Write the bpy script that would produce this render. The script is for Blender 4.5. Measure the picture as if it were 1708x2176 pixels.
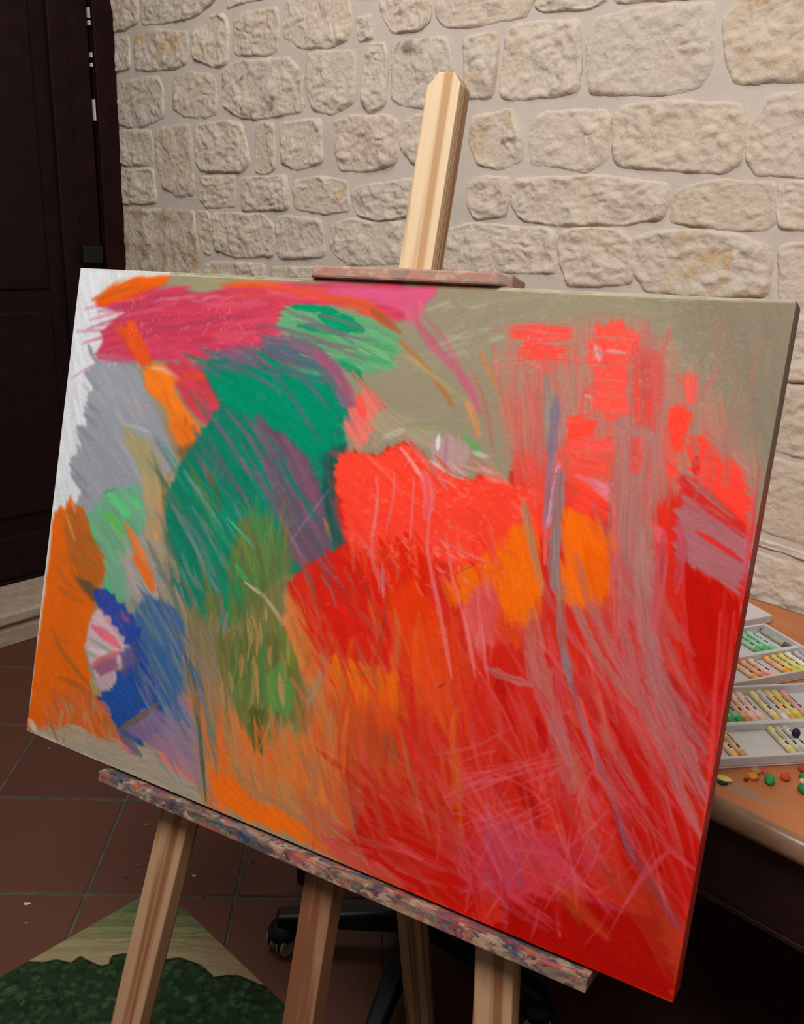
import bpy, bmesh, math, random
import numpy as np
from mathutils import Vector, Matrix, noise as mnoise

for o in list(bpy.data.objects): bpy.data.objects.remove(o, do_unlink=True)
random.seed(7)
SC = bpy.context.scene
COL = SC.collection

# ------------------------------------------------------------------ camera
FPX, CXP, CYP, HCAM = 1880.0, 854.0, 1088.0, 1.435      # focal length in pixels of the 1708x2176 frame
PITCH, ROLL = math.atan(648/1880.0), 0.05
_F = np.array([0, math.cos(PITCH), -math.sin(PITCH)]); _r = np.array([1., 0, 0]); _u = np.cross(_r, _F)
_R = math.cos(ROLL)*_r + math.sin(ROLL)*_u; _U = -math.sin(ROLL)*_r + math.cos(ROLL)*_u
CAM0 = np.array([0, 0, HCAM])
cd = bpy.data.cameras.new('camera'); cam = bpy.data.objects.new('camera', cd); COL.objects.link(cam)
cd.sensor_fit = 'VERTICAL'; cd.sensor_height = 36.0; cd.lens = FPX/2176*36.0; cd.clip_start = 0.02
cam.matrix_world = Matrix(((_R[0], _U[0], -_F[0], 0), (_R[1], _U[1], -_F[1], 0), (_R[2], _U[2], -_F[2], HCAM), (0, 0, 0, 1)))
SC.camera = cam

# ------------------------------------------------------------------ light
w = bpy.data.worlds.new('room_light'); SC.world = w; w.use_nodes = True
w.node_tree.nodes['Background'].inputs[0].default_value = (1.0, 0.95, 0.90, 1)
w.node_tree.nodes['Background'].inputs[1].default_value = 0.13
def area(name, loc, target, size, power, col):
    l = bpy.data.lights.new(name, 'AREA'); l.shape = 'RECTANGLE'; l.size, l.size_y = size; l.energy = power; l.color = col
    o = bpy.data.objects.new(name, l); COL.objects.link(o); o.location = loc
    o.rotation_euler = (Vector(target)-Vector(loc)).to_track_quat('-Z', 'Y').to_euler(); return o
area('ceiling_lamp_front', (-0.48, -0.10, 2.95), (-0.20, 0.80, 0.6), (1.2, 0.8), 64, (1.0, 0.98, 0.96))
area('ceiling_lamp_wall', (-0.85, 1.70, 2.95), (-0.9, 2.3, 0.9), (0.9, 0.5), 13, (1.0, 0.96, 0.92))
vs = SC.view_settings
SC.display_settings.display_device = 'sRGB'
vs.view_transform = 'Standard'; vs.look = 'None'; vs.gamma = 1.0; vs.use_curve_mapping = False; vs.exposure = 0.0

# ------------------------------------------------------------------ geometry of the place
def ray(px, py): return (px-CXP)/FPX*_R - (py-CYP)/FPX*_U + _F
def on_height(px, py, z):
    q = ray(px, py); return CAM0 + q*((z-HCAM)/q[2])
WDIR = np.array([.735, -.678, 0]); WN = np.array([.678, .735, 0])      # stone wall: direction and (away from room) normal
DDIR = np.array([.678, .735, 0]); DN = np.array([-.735, .678, 0])      # door wall
WALL_D, DOOR_D, STEP_D = 1.675, 2.93, 2.70
def on_plane(px, py, nrm, d):
    q = ray(px, py); return CAM0 + q*((d-CAM0@nrm)/(q@nrm))
def on_wall(px, py, d=WALL_D):
    X = on_plane(px, py, WN, d); return float(X@WDIR), float(X[2])
# canvas frame: origin bottom left corner, e1 along the bottom, up the slope, n out of the painted face
E1 = np.array([0.87205164, -0.48761431, 0.04193111]); UP = np.array([0.09535505, 0.25331589, 0.96267257]); NN = np.array([-0.48003474, -0.83550185, 0.26740102])
ORG = np.array([-0.56928067, 1.1884762, 0.63323802]); CW, CH, CT = 1.0, 0.718, 0.036
CANVAS_M = Matrix(((E1[0], -NN[0], UP[0], ORG[0]), (E1[1], -NN[1], UP[1], ORG[1]), (E1[2], -NN[2], UP[2], ORG[2]), (0, 0, 0, 1)))
def on_canvas(px, py, off=0.0):
    q = ray(px, py); t = ((ORG+NN*off-CAM0)@NN)/(q@NN); X = CAM0+q*t-ORG; return float(X@E1), float(X@UP)

# ------------------------------------------------------------------ helpers
def s2l(c):
    c = np.asarray(c, float)/255.0
    return np.where(c <= .04045, c/12.92, ((c+.055)/1.055)**2.4)
def rgba(c, k=1.0): return tuple(np.clip(s2l(c)*k, 0, 1)) + (1.0,)
def new_obj(name, me, mat=None, parent=None, smooth=False):
    o = bpy.data.objects.new(name, me); COL.objects.link(o)
    if mat is not None and len(me.materials) == 0: me.materials.append(mat)
    if parent is not None: o.parent = parent
    if smooth: me.polygons.foreach_set('use_smooth', [True]*len(me.polygons))
    return o
def mesh(name, v, f):
    me = bpy.data.meshes.new(name); me.from_pydata([tuple(map(float, p)) for p in v], [], f); me.update(); return me
def empty(name, mat=None, loc=None):
    o = bpy.data.objects.new(name, None); COL.objects.link(o); o.empty_display_size = .05
    if mat is not None: o.matrix_world = mat
    if loc is not None: o.location = loc
    return o
def tag(o, label, cat, group=None):
    o['label'] = label; o['category'] = cat
    if group: o['group'] = group
    return o
def struct(o): o['kind'] = 'structure'; return o
def bevel_mesh(me, w, seg=2):
    bm = bmesh.new(); bm.from_mesh(me)
    bmesh.ops.recalc_face_normals(bm, faces=bm.faces)
    if w > 0: bmesh.ops.bevel(bm, geom=list(bm.edges), offset=w, segments=seg, affect='EDGES', profile=.5)
    bm.to_mesh(me); bm.free(); return me
def hexa(name, P, bev=0.0, seg=2):
    """P: 8 corners, first four one end (loop), last four the other."""
    me = mesh(name, P, [(0, 3, 2, 1), (4, 5, 6, 7), (0, 1, 5, 4), (1, 2, 6, 5), (2, 3, 7, 6), (3, 0, 4, 7)])
    return bevel_mesh(me, bev, seg)
def box_me(name, x0, x1, y0, y1, z0, z1, bev=0.0, seg=2):
    return hexa(name, [(x0, y0, z0), (x1, y0, z0), (x1, y1, z0), (x0, y1, z0), (x0, y0, z1), (x1, y0, z1), (x1, y1, z1), (x0, y1, z1)], bev, seg)
def prism(name, poly, h0, h1, bev=0.0, axis='z'):
    n = len(poly)
    if axis == 'z': v = [(x, y, h0) for x, y in poly] + [(x, y, h1) for x, y in poly]
    else: v = [(x, h0, y) for x, y in poly] + [(x, h1, y) for x, y in poly]
    f = [tuple(range(n))[::-1], tuple(range(n, 2*n))] + [(i, (i+1) % n, n+(i+1) % n, n+i) for i in range(n)]
    return bevel_mesh(mesh(name, v, f), bev)
def lathe(name, prof, seg=24):
    v, f = [], []
    for r, z in prof:
        for k in range(seg): a = 2*math.pi*k/seg; v.append((r*math.cos(a), r*math.sin(a), z))
    for i in range(len(prof)-1):
        for k in range(seg): f.append((i*seg+k, i*seg+(k+1) % seg, (i+1)*seg+(k+1) % seg, (i+1)*seg+k))
    f.append(tuple(range(seg))[::-1]); f.append(tuple(range((len(prof)-1)*seg, len(prof)*seg)))
    me = mesh(name, v, f); return bevel_mesh(me, 0)

class NT:
    """small node-tree writer"""
    def __init__(s, name):
        s.m = bpy.data.materials.new(name); s.m.use_nodes = True; s.t = s.m.node_tree; s.b = s.t.nodes['Principled BSDF']
        s.b.inputs['Specular IOR Level'].default_value = .3
    def n(s, typ, **k):
        q = s.t.nodes.new(typ)
        for a, b in k.items():
            if a.startswith('i_'): q.inputs[int(a[2:]) if a[2:].isdigit() else a[2:].replace('_', ' ')].default_value = b
            else: setattr(q, a, b)
        return q
    def l(s, a, b): s.t.links.new(a, b); return s
    def coord(s, scale=(1, 1, 1), kind='Object', rot=(0, 0, 0)):
        tc = s.n('ShaderNodeTexCoord'); mp = s.n('ShaderNodeMapping'); mp.inputs['Scale'].default_value = scale; mp.inputs['Rotation'].default_value = rot
        s.l(tc.outputs[kind], mp.inputs[0]); return mp.outputs[0]
    def noise(s, vec, scale, detail=4, rough=.55, dist=0):
        q = s.n('ShaderNodeTexNoise'); q.inputs['Scale'].default_value = scale; q.inputs['Detail'].default_value = detail
        q.inputs['Roughness'].default_value = rough; q.inputs['Distortion'].default_value = dist; s.l(vec, q.inputs['Vector']); return q
    def ramp(s, fac, stops, interp='LINEAR'):
        q = s.n('ShaderNodeValToRGB'); q.color_ramp.interpolation = interp; e = q.color_ramp.elements
        while len(e) < len(stops): e.new(.5)
        for el, (p, c) in zip(e, stops): el.position = p; el.color = c if len(c) == 4 else rgba(c)
        s.l(fac, q.inputs[0]); return q.outputs[0]
    def mix(s, fac, a, b, mode='MIX'):
        q = s.n('ShaderNodeMix', data_type='RGBA', blend_type=mode)
        for src, i in ((fac, 0), (a, 6), (b, 7)):
            if hasattr(src, 'links') or hasattr(src, 'is_linked'): s.l(src, q.inputs[i])
            else: q.inputs[i].default_value = src
        return q.outputs[2]
    def bump(s, h, strength=.3, dist=.002):
        q = s.n('ShaderNodeBump'); q.inputs['Strength'].default_value = strength; q.inputs['Distance'].default_value = dist
        s.l(h, q.inputs['Height']); s.l(q.outputs[0], s.b.inputs['Normal']); return q
    def col(s, c): s.l(c, s.b.inputs['Base Color']); return s
    def setp(s, rough=.6, spec=None, metal=0):
        s.b.inputs['Roughness'].default_value = rough; s.b.inputs['Metallic'].default_value = metal
        if spec is not None: s.b.inputs['Specular IOR Level'].default_value = spec
        return s
def flat(name, c, rough=.6, var=.12, scale=40, spec=.3, metal=0):
    t = NT(name); nz = t.noise(t.coord(), scale)
    lo = tuple(x*(1-var) for x in c); hi = tuple(min(255, x*(1+var)) for x in c)
    t.col(t.ramp(nz.outputs['Fac'], [(.3, lo), (.7, hi)])); t.setp(rough, spec, metal); t.bump(nz.outputs['Fac'], .08, .001); return t.m

# ------------------------------------------------------------------ materials of the room
def stone_mat(name='limestone', ochre=0.0, tint=(206, 172, 120)):
    t = NT(name); v = t.coord()
    oi = t.n('ShaderNodeObjectInfo')
    big = t.noise(v, 9, 3); mid = t.noise(v, 42, 6, .65); pit = t.n('ShaderNodeTexVoronoi', feature='F1'); pit.inputs['Scale'].default_value = 70
    wob = t.noise(v, 25, 3); add = t.n('ShaderNodeVectorMath', operation='MULTIPLY_ADD'); t.l(wob.outputs['Color'], add.inputs[0]); add.inputs[1].default_value = (.03,)*3; t.l(v, add.inputs[2]); t.l(add.outputs[0], pit.inputs['Vector'])
    base = t.ramp(oi.outputs['Random'], [(0, (204, 186, 167)), (.3, (212, 194, 175)), (.55, (206, 191, 175)), (.8, (214, 197, 178)), (1, (202, 188, 174))])
    c = t.mix(t.ramp(big.outputs['Fac'], [(.52, (0, 0, 0)), (.78, (150, 150, 150))]), base, rgba((214, 184, 138)))
    if ochre:
        pt = t.noise(v, 13, 3, .6, .4); c = t.mix(t.ramp(pt.outputs['Fac'], [(.62-ochre*.3, (0, 0, 0)), (.72-ochre*.2, (220, 220, 220))]), c, rgba(tint))
    c = t.mix(t.ramp(mid.outputs['Fac'], [(.28, (205, 205, 205)), (.46, (0, 0, 0))]), c, rgba((168, 146, 130)))
    c = t.mix(t.ramp(mid.outputs['Fac'], [(.55, (0, 0, 0)), (.75, (140, 140, 140))]), c, rgba((236, 224, 206)))
    t.col(c); t.setp(.93, .12)
    fin = t.noise(v, 130, 4, .7); h = t.mix(.4, t.mix(.4, mid.outputs['Fac'], fin.outputs['Fac']), pit.outputs['Distance']); t.bump(h, .85, .006); return t.m
def mortar_mat():
    t = NT('lime_mortar'); v = t.coord(); a = t.noise(v, 6, 4); b = t.noise(v, 90, 5)
    t.col(t.mix(t.ramp(a.outputs['Fac'], [(.35, (0, 0, 0)), (.7, (255, 255, 255))]), rgba((208, 194, 182)), rgba((200, 187, 175)))); t.setp(.95, .1); t.bump(b.outputs['Fac'], .35, .003); return t.m
def tile_mat():
    t = NT('terracotta_tile'); v = t.coord(); oi = t.n('ShaderNodeObjectInfo')
    a = t.noise(v, 14, 4); b = t.noise(v, 55, 5, .6)
    ba = t.ramp(oi.outputs['Random'], [(0, (82, 50, 39)), (.5, (88, 53, 41)), (1, (94, 57, 44))])
    c = t.mix(t.ramp(a.outputs['Fac'], [(.4, (0, 0, 0)), (.75, (130, 130, 130))]), ba, rgba((76, 49, 40)))
    c = t.mix(t.ramp(b.outputs['Fac'], [(.70, (0, 0, 0)), (.76, (110, 110, 110))]), c, rgba((120, 96, 84)))
    t.col(c); t.setp(.62, .25); t.bump(b.outputs['Fac'], .15, .001); return t.m
def wood_mat(name, light, dark, across=(60, 60, 1.6), smear=None, rough=.55):
    t = NT(name); v = t.coord(across); a = t.noise(v, 1.0, 3, .5, .6)
    c = t.ramp(a.outputs['Fac'], [(.30, light), (.46, light), (.52, dark), (.62, dark), (.70, light)])
    f = t.noise(t.coord((300, 300, 5)), 1.0, 2); c = t.mix(t.ramp(f.outputs['Fac'], [(.45, (0, 0, 0)), (.75, (90, 90, 90))]), c, rgba(tuple(x*.72 for x in dark)))
    if smear:
        s1 = t.noise(t.coord((26, 26, 7)), 1.0, 3)
        c = t.mix(t.ramp(s1.outputs['Fac'], [(.60, (0, 0, 0)), (.70, (150, 150, 150))]), c, rgba(smear[0]))
        s2 = t.noise(t.coord((30, 30, 6), rot=(0, 0, 1.0)), 1.3, 3)
        c = t.mix(t.ramp(s2.outputs['Fac'], [(.62, (0, 0, 0)), (.72, (140, 140, 140))]), c, rgba(smear[1]))
    t.col(c); t.setp(rough, .3); t.bump(a.outputs['Fac'], .08, .001); return t.m
def smudge_mat(name='paint_smudged_wood', k=1.0):
    t = NT(name); wood = t.noise(t.coord((14, 90, 90)), 1, 4)
    c = t.ramp(wood.outputs['Fac'], [(.3, (104, 82, 66)), (.55, (140, 112, 90)), (.75, (160, 132, 106))])
    for q, (sc, lo, hi, col) in enumerate((((20, 40, 45), .55, .68, (66, 66, 80)), ((26, 50, 60), .57, .66, (150, 62, 72)), ((17, 40, 40), .58, .70, (72, 60, 62)), ((24, 50, 50), .60, .68, (46, 78, 106)), ((40, 60, 70), .60, .68, (176, 146, 118)), ((55, 70, 90), .62, .70, (44, 42, 50)), ((60, 80, 90), .66, .72, (96, 118, 92)), ((34, 60, 60), .63, .71, (176, 84, 62)))):
        tc = t.n('ShaderNodeTexCoord'); mp = t.n('ShaderNodeMapping'); mp.inputs['Scale'].default_value = sc; mp.inputs['Location'].default_value = (q*7.3, q*3.1, q*5.7); t.l(tc.outputs['Object'], mp.inputs[0])
        nz = t.noise(mp.outputs[0], 1, 4, .6, .5); c = t.mix(t.ramp(nz.outputs['Fac'], [(lo-.065, (0, 0, 0)), (hi-.075, (225, 225, 225))]), c, rgba(col))
    if k != 1.0: c = t.mix(k-1.0, c, rgba((196, 156, 134)))
    t.col(c); t.setp(.6, .2); t.bump(wood.outputs['Fac'], .25, .002); return t.m
M = dict(stone=stone_mat(), stone_ochre=stone_mat('ochre_limestone', .35, (206, 168, 112)), stone_tan=stone_mat('tan_limestone', .55, (182, 148, 112)), stone_rust=stone_mat('rust_stained_limestone', .16, (128, 72, 52)), stone_dark=stone_mat('brown_spotted_limestone', .14, (130, 104, 92)), mortar=mortar_mat(), tile=tile_mat(), smudge=smudge_mat(), smudge_pale=smudge_mat('pale_smudged_wood', 1.42),
    grout=flat('tile_grout', (76, 74, 62), .9, .15, 30),
    door=flat('dark_stained_door', (30, 14, 14), .6, .2, 20, .12), frame=flat('dark_door_frame', (32, 14, 14), .6, .2, 20, .12),
    black=flat('black_plastic', (14, 14, 17), .45, .2, 60, .4), step=flat('pale_stone_step', (172, 152, 132), .8, .08, 25),
    strip=flat('pale_daylight_sliver', (205, 200, 198), .6, .1, 30), pine=wood_mat('pine_mast', (212, 184, 148), (178, 138, 96), (26, 26, .7), ((170, 120, 90), (160, 165, 120))),  # strip: pale colour standing for daylight in the door gap
    leg=wood_mat('pine_leg', (182, 142, 106), (140, 92, 62), (24, 24, 1.0), ((150, 80, 66), (165, 160, 140))),  # leg wood darkened to stand for shade under canvas and ledge
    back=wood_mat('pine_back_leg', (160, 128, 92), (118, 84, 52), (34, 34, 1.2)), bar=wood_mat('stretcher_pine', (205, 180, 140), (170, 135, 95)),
    tdark=flat('dark_table_wood', (36, 18, 16), .45, .25, 15, .35), white=flat('white_plastic', (205, 200, 198), .5, .03, 30, .35),
    ring=flat('pale_castor_rim', (150, 138, 118), .5, .1, 40), steel=flat('brushed_steel', (120, 118, 115), .35, .1, 40, .5, 1))

# ------------------------------------------------------------------ stone wall
WALL_M = Matrix(((WDIR[0], WN[0], 0, WN[0]*WALL_D), (WDIR[1], WN[1], 0, WN[1]*WALL_D), (0, 0, 1, 0), (0, 0, 0, 1)))  # local: x along wall, y into wall, z up
S0, S1, ZTOP = -2.955, 0.75, 2.45
def wall_grid():
    nx, nz = 190, 120; v, f = [], []
    for j in range(nz+1):
        for i in range(nx+1):
            x = S0+(S1-S0)*i/nx; z = ZTOP*j/nz
            v.append((x, .0018+.002*mnoise.noise(Vector((x*9, 3, z*9)))+.0015*mnoise.noise(Vector((x*40, 9, z*40))), z))
    for j in range(nz):
        for i in range(nx): a = j*(nx+1)+i; f.append((a, a+1, a+nx+2, a+nx+1))
    b = len(v); v += [(S0, .2, 0), (S1, .2, 0), (S1, .2, ZTOP), (S0, .2, ZTOP)]; f.append((b+3, b+2, b+1, b))
    return mesh('wall_back', v, f)
wall = struct(new_obj('wall_back', wall_grid(), M['mortar'], smooth=True)); wall.matrix_world = WALL_M

STONES = [  # outlines of the stones one can see, traced on the wall plane
 [(234,-40),(290,-40),(293,48),(262,62),(238,66)], [(300,-40),(475,-40),(448,8),(412,36),(345,50),(302,54)], [(482,-40),(592,-40),(586,-8),(508,8),(482,20)],
 [(240,84),(272,80),(278,144),(242,152)], [(284,78),(330,64),(396,66),(399,90),(396,135),(368,146),(287,150)], [(412,66),(446,36),(474,32),(485,60),(483,132),(455,142),(411,122)],
 [(497,46),(520,28),(588,14),(591,60),(588,110),(560,116),(500,118)], [(606,10),(645,-40),(735,-40),(744,50),(738,85),(690,98),(640,102),(603,80)], [(757,40),(786,34),(791,80),(763,86)],
 [(246,176),(335,162),(346,190),(345,250),(300,270),(249,265)], [(370,166),(400,155),(445,157),(461,175),(458,240),(430,250),(390,246),(367,230)],
 [(476,152),(500,131),(615,122),(642,165),(641,235),(600,246),(545,251),(513,250),(472,226)], [(654,118),(680,111),(752,109),(755,140),(752,215),(705,241),(665,230),(649,192)],
 [(776,120),(785,95),(815,95),(823,125),(819,220),(785,236),(770,215)], [(832,92),(945,79),(961,135),(952,226),(862,227),(833,205)],
 [(250,278),(320,276),(326,352),(256,352)], [(257,362),(325,358),(332,432),(261,434)], [(331,276),(400,262),(408,320),(413,412),(375,416),(346,396),(333,340)],
 [(418,268),(475,258),(514,261),(529,345),(510,366),(430,363),(418,340)], [(545,268),(582,262),(585,355),(560,369),(542,362)], [(594,263),(682,251),(684,346),(630,357),(597,346)],
 [(711,260),(740,248),(830,245),(846,265),(838,346),(790,361),(725,362),(714,320)], [(859,261),(885,246),(965,238),(945,352),(880,346),(850,310)],
 [(424,375),(500,372),(499,440),(440,441),(423,420)], [(511,378),(609,372),(613,445),(515,449)], [(624,385),(680,378),(737,385),(741,448),(690,453),(625,443)],
 [(751,406),(775,395),(872,380),(884,402),(866,460),(800,466),(764,456),(751,430)], [(262,442),(411,446),(420,520),(428,605),(269,603)], [(416,452),(440,450),(453,475),(449,540),(431,536)],
 [(455,451),(550,455),(583,478),(581,545),(500,546),(456,531)], [(589,458),(681,465),(690,546),(600,551),(586,535)], [(704,480),(740,468),(858,472),(850,562),(740,562),(702,531)],
 [(434,556),(560,559),(562,640),(436,640)], [(575,565),(700,570),(702,650),(576,650)], [(715,576),(862,578),(862,660),(716,660)],
 [(808,-40),(912,-40),(910,40),(890,62),(835,68),(811,30)], [(929,-40),(1145,-40),(1122,18),(1113,36),(1000,56),(945,56),(927,25)], [(1152,-45),(1292,-50),(1286,0),(1245,19),(1160,25),(1140,14)], [(1302,-60),(1502,-80),(1503,-6),(1311,8)],
 [(986,82),(1056,69),(1054,135),(1044,206),(990,207)], [(1080,66),(1100,55),(1230,40),(1231,100),(1227,196),(1110,211),(1064,206),(1070,130)],
 [(1250,77),(1275,38),(1350,20),(1511,7),(1516,60),(1509,150),(1480,186),(1400,196),(1260,201),(1247,150)], [(1539,46),(1568,12),(1600,-70),(1780,-95),(1780,168),(1560,176),(1545,130)],
 [(1004,250),(1086,235),(1106,300),(1106,341),(1060,357),(1015,346),(998,300)], [(1143,251),(1165,238),(1281,234),(1294,250),(1287,340),(1240,363),(1130,346),(1126,290)],
 [(1304,246),(1330,225),(1410,214),(1572,221),(1576,260),(1571,350),(1530,366),(1460,362),(1310,351)], [(1588,282),(1618,250),(1640,205),(1790,192),(1790,372),(1610,369),(1590,340)],
 [(996,391),(1030,378),(1076,380),(1082,420),(1070,456),(1010,463),(993,430)], [(1084,391),(1100,380),(1250,376),(1412,389),(1418,430),(1410,466),(1330,477),(1190,477),(1120,471),(1089,440)],
 [(1428,411),(1500,386),(1642,385),(1646,440),(1640,472),(1620,488),(1530,484),(1430,472)], [(1657,401),(1680,389),(1790,390),(1790,486),(1660,484),(1654,440)],
 [(938,492),(1000,476),(1180,486),(1181,581),(940,580)], [(1194,491),(1240,486),(1312,490),(1340,512),(1340,604),(1210,607),(1191,560)],
 [(1345,502),(1420,490),(1560,496),(1622,522),(1634,560),(1631,630),(1500,628),(1370,617),(1346,570)], [(1655,531),(1690,520),(1790,523),(1790,655),(1660,645)],
 [(1560,672),(1640,668),(1800,690),(1800,822),(1640,800),(1562,792)], [(1590,815),(1640,812),(1800,838),(1800,985),(1690,965),(1588,935)], [(1560,962),(1680,985),(1800,1010),(1800,1180),(1690,1150),(1562,1100)], [(1540,1120),(1660,1160),(1800,1205),(1800,1225),(1680,1180),(1545,1135)], [(1530,1150),(1680,1200),(1800,1248),(1800,1390),(1680,1345),(1535,1290)],
]
def stone_mesh(poly, seed):
    """rough-faced block: smooth outline, rings to the middle, quarried relief"""
    P = np.array(poly); n = len(P); cen = P.mean(0); dv = P-cen; P = cen+dv*(1+.0070/np.maximum(np.linalg.norm(dv, axis=1, keepdims=True), .02))
    pts = []
    for i in range(n):      # corner cutting, then even resampling
        a, b, c = P[i-1], P[i], P[(i+1) % n]
        pts += [b+(a-b)*.14, b+(a-b)*.035+(c-b)*.035, b+(c-b)*.14]
    pts = np.array(pts); seg = np.linalg.norm(np.roll(pts, -1, 0)-pts, axis=1); L = seg.sum(); cum = np.r_[0, np.cumsum(seg)]
    N = int(np.clip(L/.0065, 40, 150)); out = []
    for k in range(N):
        s = L*k/N; i = min(np.searchsorted(cum, s, 'right')-1, len(pts)-1); t = (s-cum[i])/max(seg[i], 1e-9)
        q = pts[i]*(1-t)+pts[(i+1) % len(pts)]*t
        dv = q-cen; q = cen+dv*(1+.05*mnoise.noise(Vector((q[0]*22, seed, q[1]*22)))+.02*mnoise.noise(Vector((q[0]*70, seed, q[1]*70)))); out.append(q)
    out = np.array(out); K = 18; v, f = [], []
    ex, ez = np.ptp(out[:, 0]), np.ptp(out[:, 1]); half = max(0, abs(ex-ez))*.40      # the rings close on a ridge line, not on a point
    if ex >= ez: ridge = np.stack([np.clip(out[:, 0], cen[0]-half, cen[0]+half), np.full(N, cen[1])], 1)
    else: ridge = np.stack([np.full(N, cen[0]), np.clip(out[:, 1], cen[1]-half, cen[1]+half)], 1)
    ridge = cen+np.round((ridge-cen)/.009)*.009
    size = min(np.ptp(out[:, 0]), np.ptp(out[:, 1])); proud = .0015+.005*((seed*.618) % 1)
    for j in range(K):
        t = j/(K-1); r = 1-t
        e = (1-r)*size*.5      # distance from the edge
        for k in range(N):
            q = ridge[k]+(out[k]-ridge[k])*r; x, z = q
            prof = min(1, e/(.005+.007*abs(mnoise.noise(Vector((x*25, seed, z*25)))))); prof = prof*(2-prof)
            p3 = Vector((x*16, seed*3.1, z*16))
            rel = .0055*mnoise.fractal(p3, .8, 2.1, 5)+.0055*abs(mnoise.noise(Vector((x*34, seed, z*52))))-.004*max(0, mnoise.noise(Vector((x*11+5, seed, z*15)))-.1)*2-.0015
            lip = .004*max(0, mnoise.noise(Vector((x*14, seed*2, z*14)))); y = -(-.0015+(proud+.0015+lip)*prof+rel*1.15*min(1, e/.010))
            if e > .005: y = min(y, -.0012)
            v.append((x, y, z))
    for j in range(K-1):
        for k in range(N): f.append((j*N+k, j*N+(k+1) % N, (j+1)*N+(k+1) % N, (j+1)*N+k))
    me = mesh('stone', v, f); bm = bmesh.new(); bm.from_mesh(me); bmesh.ops.remove_doubles(bm, verts=bm.verts, dist=1e-5); bm.to_mesh(me); bm.free(); return me
KIND = {(370,166): 'stone_ochre', (624,385): 'stone_ochre', (262,442): 'stone_tan', (832,92): 'stone_dark', (1004,250): 'stone_ochre', (986,82): 'stone_ochre', (1539,46): 'stone_ochre', (1590,815): 'stone_rust', (476,152): 'stone_dark', (1345,502): 'stone_ochre', (284,78): 'stone_ochre', (1250,77): 'stone'}
boxes = []; outlines = []
for poly in STONES:
    q = [on_wall(*p) for p in poly]; q = [(max(s, S0+.004), z) for s, z in q]; outlines.append(q)
    xs, zs = zip(*q); boxes.append((min(xs), max(xs), min(zs), max(zs)))
rs = random.Random(11)         # courses that carry on behind the canvas, under the table and beyond the frame; then smaller stones in what is left
for (h0, h1), (l0, l1), stp in (((.115, .16), (.13, .32), 0), ((.085, .11), (.10, .18), .02), ((.05, .07), (.06, .12), .012)):
    z = 0.01
    while z < ZTOP-.06:
        h = rs.uniform(h0, h1); s = S0+.01
        while s < S1-.06:
            L = min(rs.uniform(l0, l1), S1-.01-s); bx_ = (s, s+L-.012, z, z+h-.012)
            if L > .05 and bx_[3] < ZTOP-.01 and not any(bx_[0] < B[1]+.008 and bx_[1] > B[0]-.008 and bx_[2] < B[3]+.008 and bx_[3] > B[2]-.008 for B in boxes):
                j = lambda: rs.uniform(0, .008)
                outlines.append([(bx_[0]+j(), bx_[2]+j()), (bx_[1]-j(), bx_[2]+j()), (bx_[1]-j(), bx_[3]-j()), (bx_[0]+j(), bx_[3]-j())]); boxes.append(bx_); s += L
            else: s += stp if stp else L
        z += h if not stp else h*.35
for i, q in enumerate(outlines):
    if np.mean([p[0]*0+p[1] for p in q]) > ZTOP-.02: continue
    cy = sum((q[k][0]*q[(k+1) % len(q)][1]-q[(k+1) % len(q)][0]*q[k][1]) for k in range(len(q)))
    if cy < 0: q = q[::-1]
    new_obj('stone', stone_mesh(q, i+1.37), M[KIND.get(STONES[i][0], 'stone')] if i < len(STONES) else M['stone'], wall, smooth=True)
# rust stain on one stone, a pitted patch
# ------------------------------------------------------------------ tiled floor
TA = math.radians(2.6); TP = .322
FLOOR_M = Matrix.Translation((-.319, 1.5425, 0)) @ Matrix.Rotation(TA, 4, 'Z')
fl = struct(new_obj('floor', box_me('floor', -2.6, 3.4, -3.2, 2.2, -.06, -.003), M['grout'])); fl.matrix_world = FLOOR_M
tile_me = box_me('tile', .0035, TP-.0035, .0035, TP-.0035, -.02, 0, .0022, 1)
for i in range(-6, 7):
    for j in range(-7, 6):
        c = FLOOR_M @ Vector(((i+.5)*TP, (j+.5)*TP, 0)); X = np.array(c)
        if X@WN > WALL_D+.1 or X@DN > STEP_D+.12 or abs(X[0]) > 2.2 or X[1] < -.35: continue
        o = new_obj('tile', tile_me, M['tile'], fl); o.location = (i*TP, j*TP, random.uniform(-.0006, 0))
# ------------------------------------------------------------------ door wall with stone step
DOOR_M = Matrix(((DDIR[0], DN[0], 0, 0), (DDIR[1], DN[1], 0, 0), (0, 0, 1, 0), (0, 0, 0, 1)))   # x along door wall, y into it
def dbox(name, x0, x1, y0, y1, z0, z1, mat, parent=None, bev=.003):
    o = new_obj(name, box_me(name, x0, x1, y0, y1, z0, z1, bev), mat, parent)
    if parent is None: o.matrix_world = DOOR_M
    return o
CORNER = 1.672
lw = struct(dbox('wall_left', -.6, CORNER, DOOR_D+.07, DOOR_D+.2, 0, ZTOP, M['frame'], None, 0))
st = struct(dbox('trim_1', -.6, CORNER, STEP_D+.012, DOOR_D+.07, -.02, .100, M['step']))
dbox('nosing', -.6, CORNER, STEP_D-.006, DOOR_D+.07, .078, .117, M['step'], st, .008)
dbox('riser', -.6, CORNER, STEP_D+.004, STEP_D+.03, 0, .055, M['step'], st, .003)
dr = struct(dbox('door_1', .35, 1.588, DOOR_D+.02, DOOR_D+.065, .13, ZTOP-.1, M['door']))
dbox('stile', 1.452, 1.586, DOOR_D-.002, DOOR_D+.03, .13, ZTOP-.1, M['door'], dr, .005)
dbox('stile', 1.512, 1.518, DOOR_D-.006, DOOR_D+.0, .13, ZTOP-.1, M['frame'], dr, .002)
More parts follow.
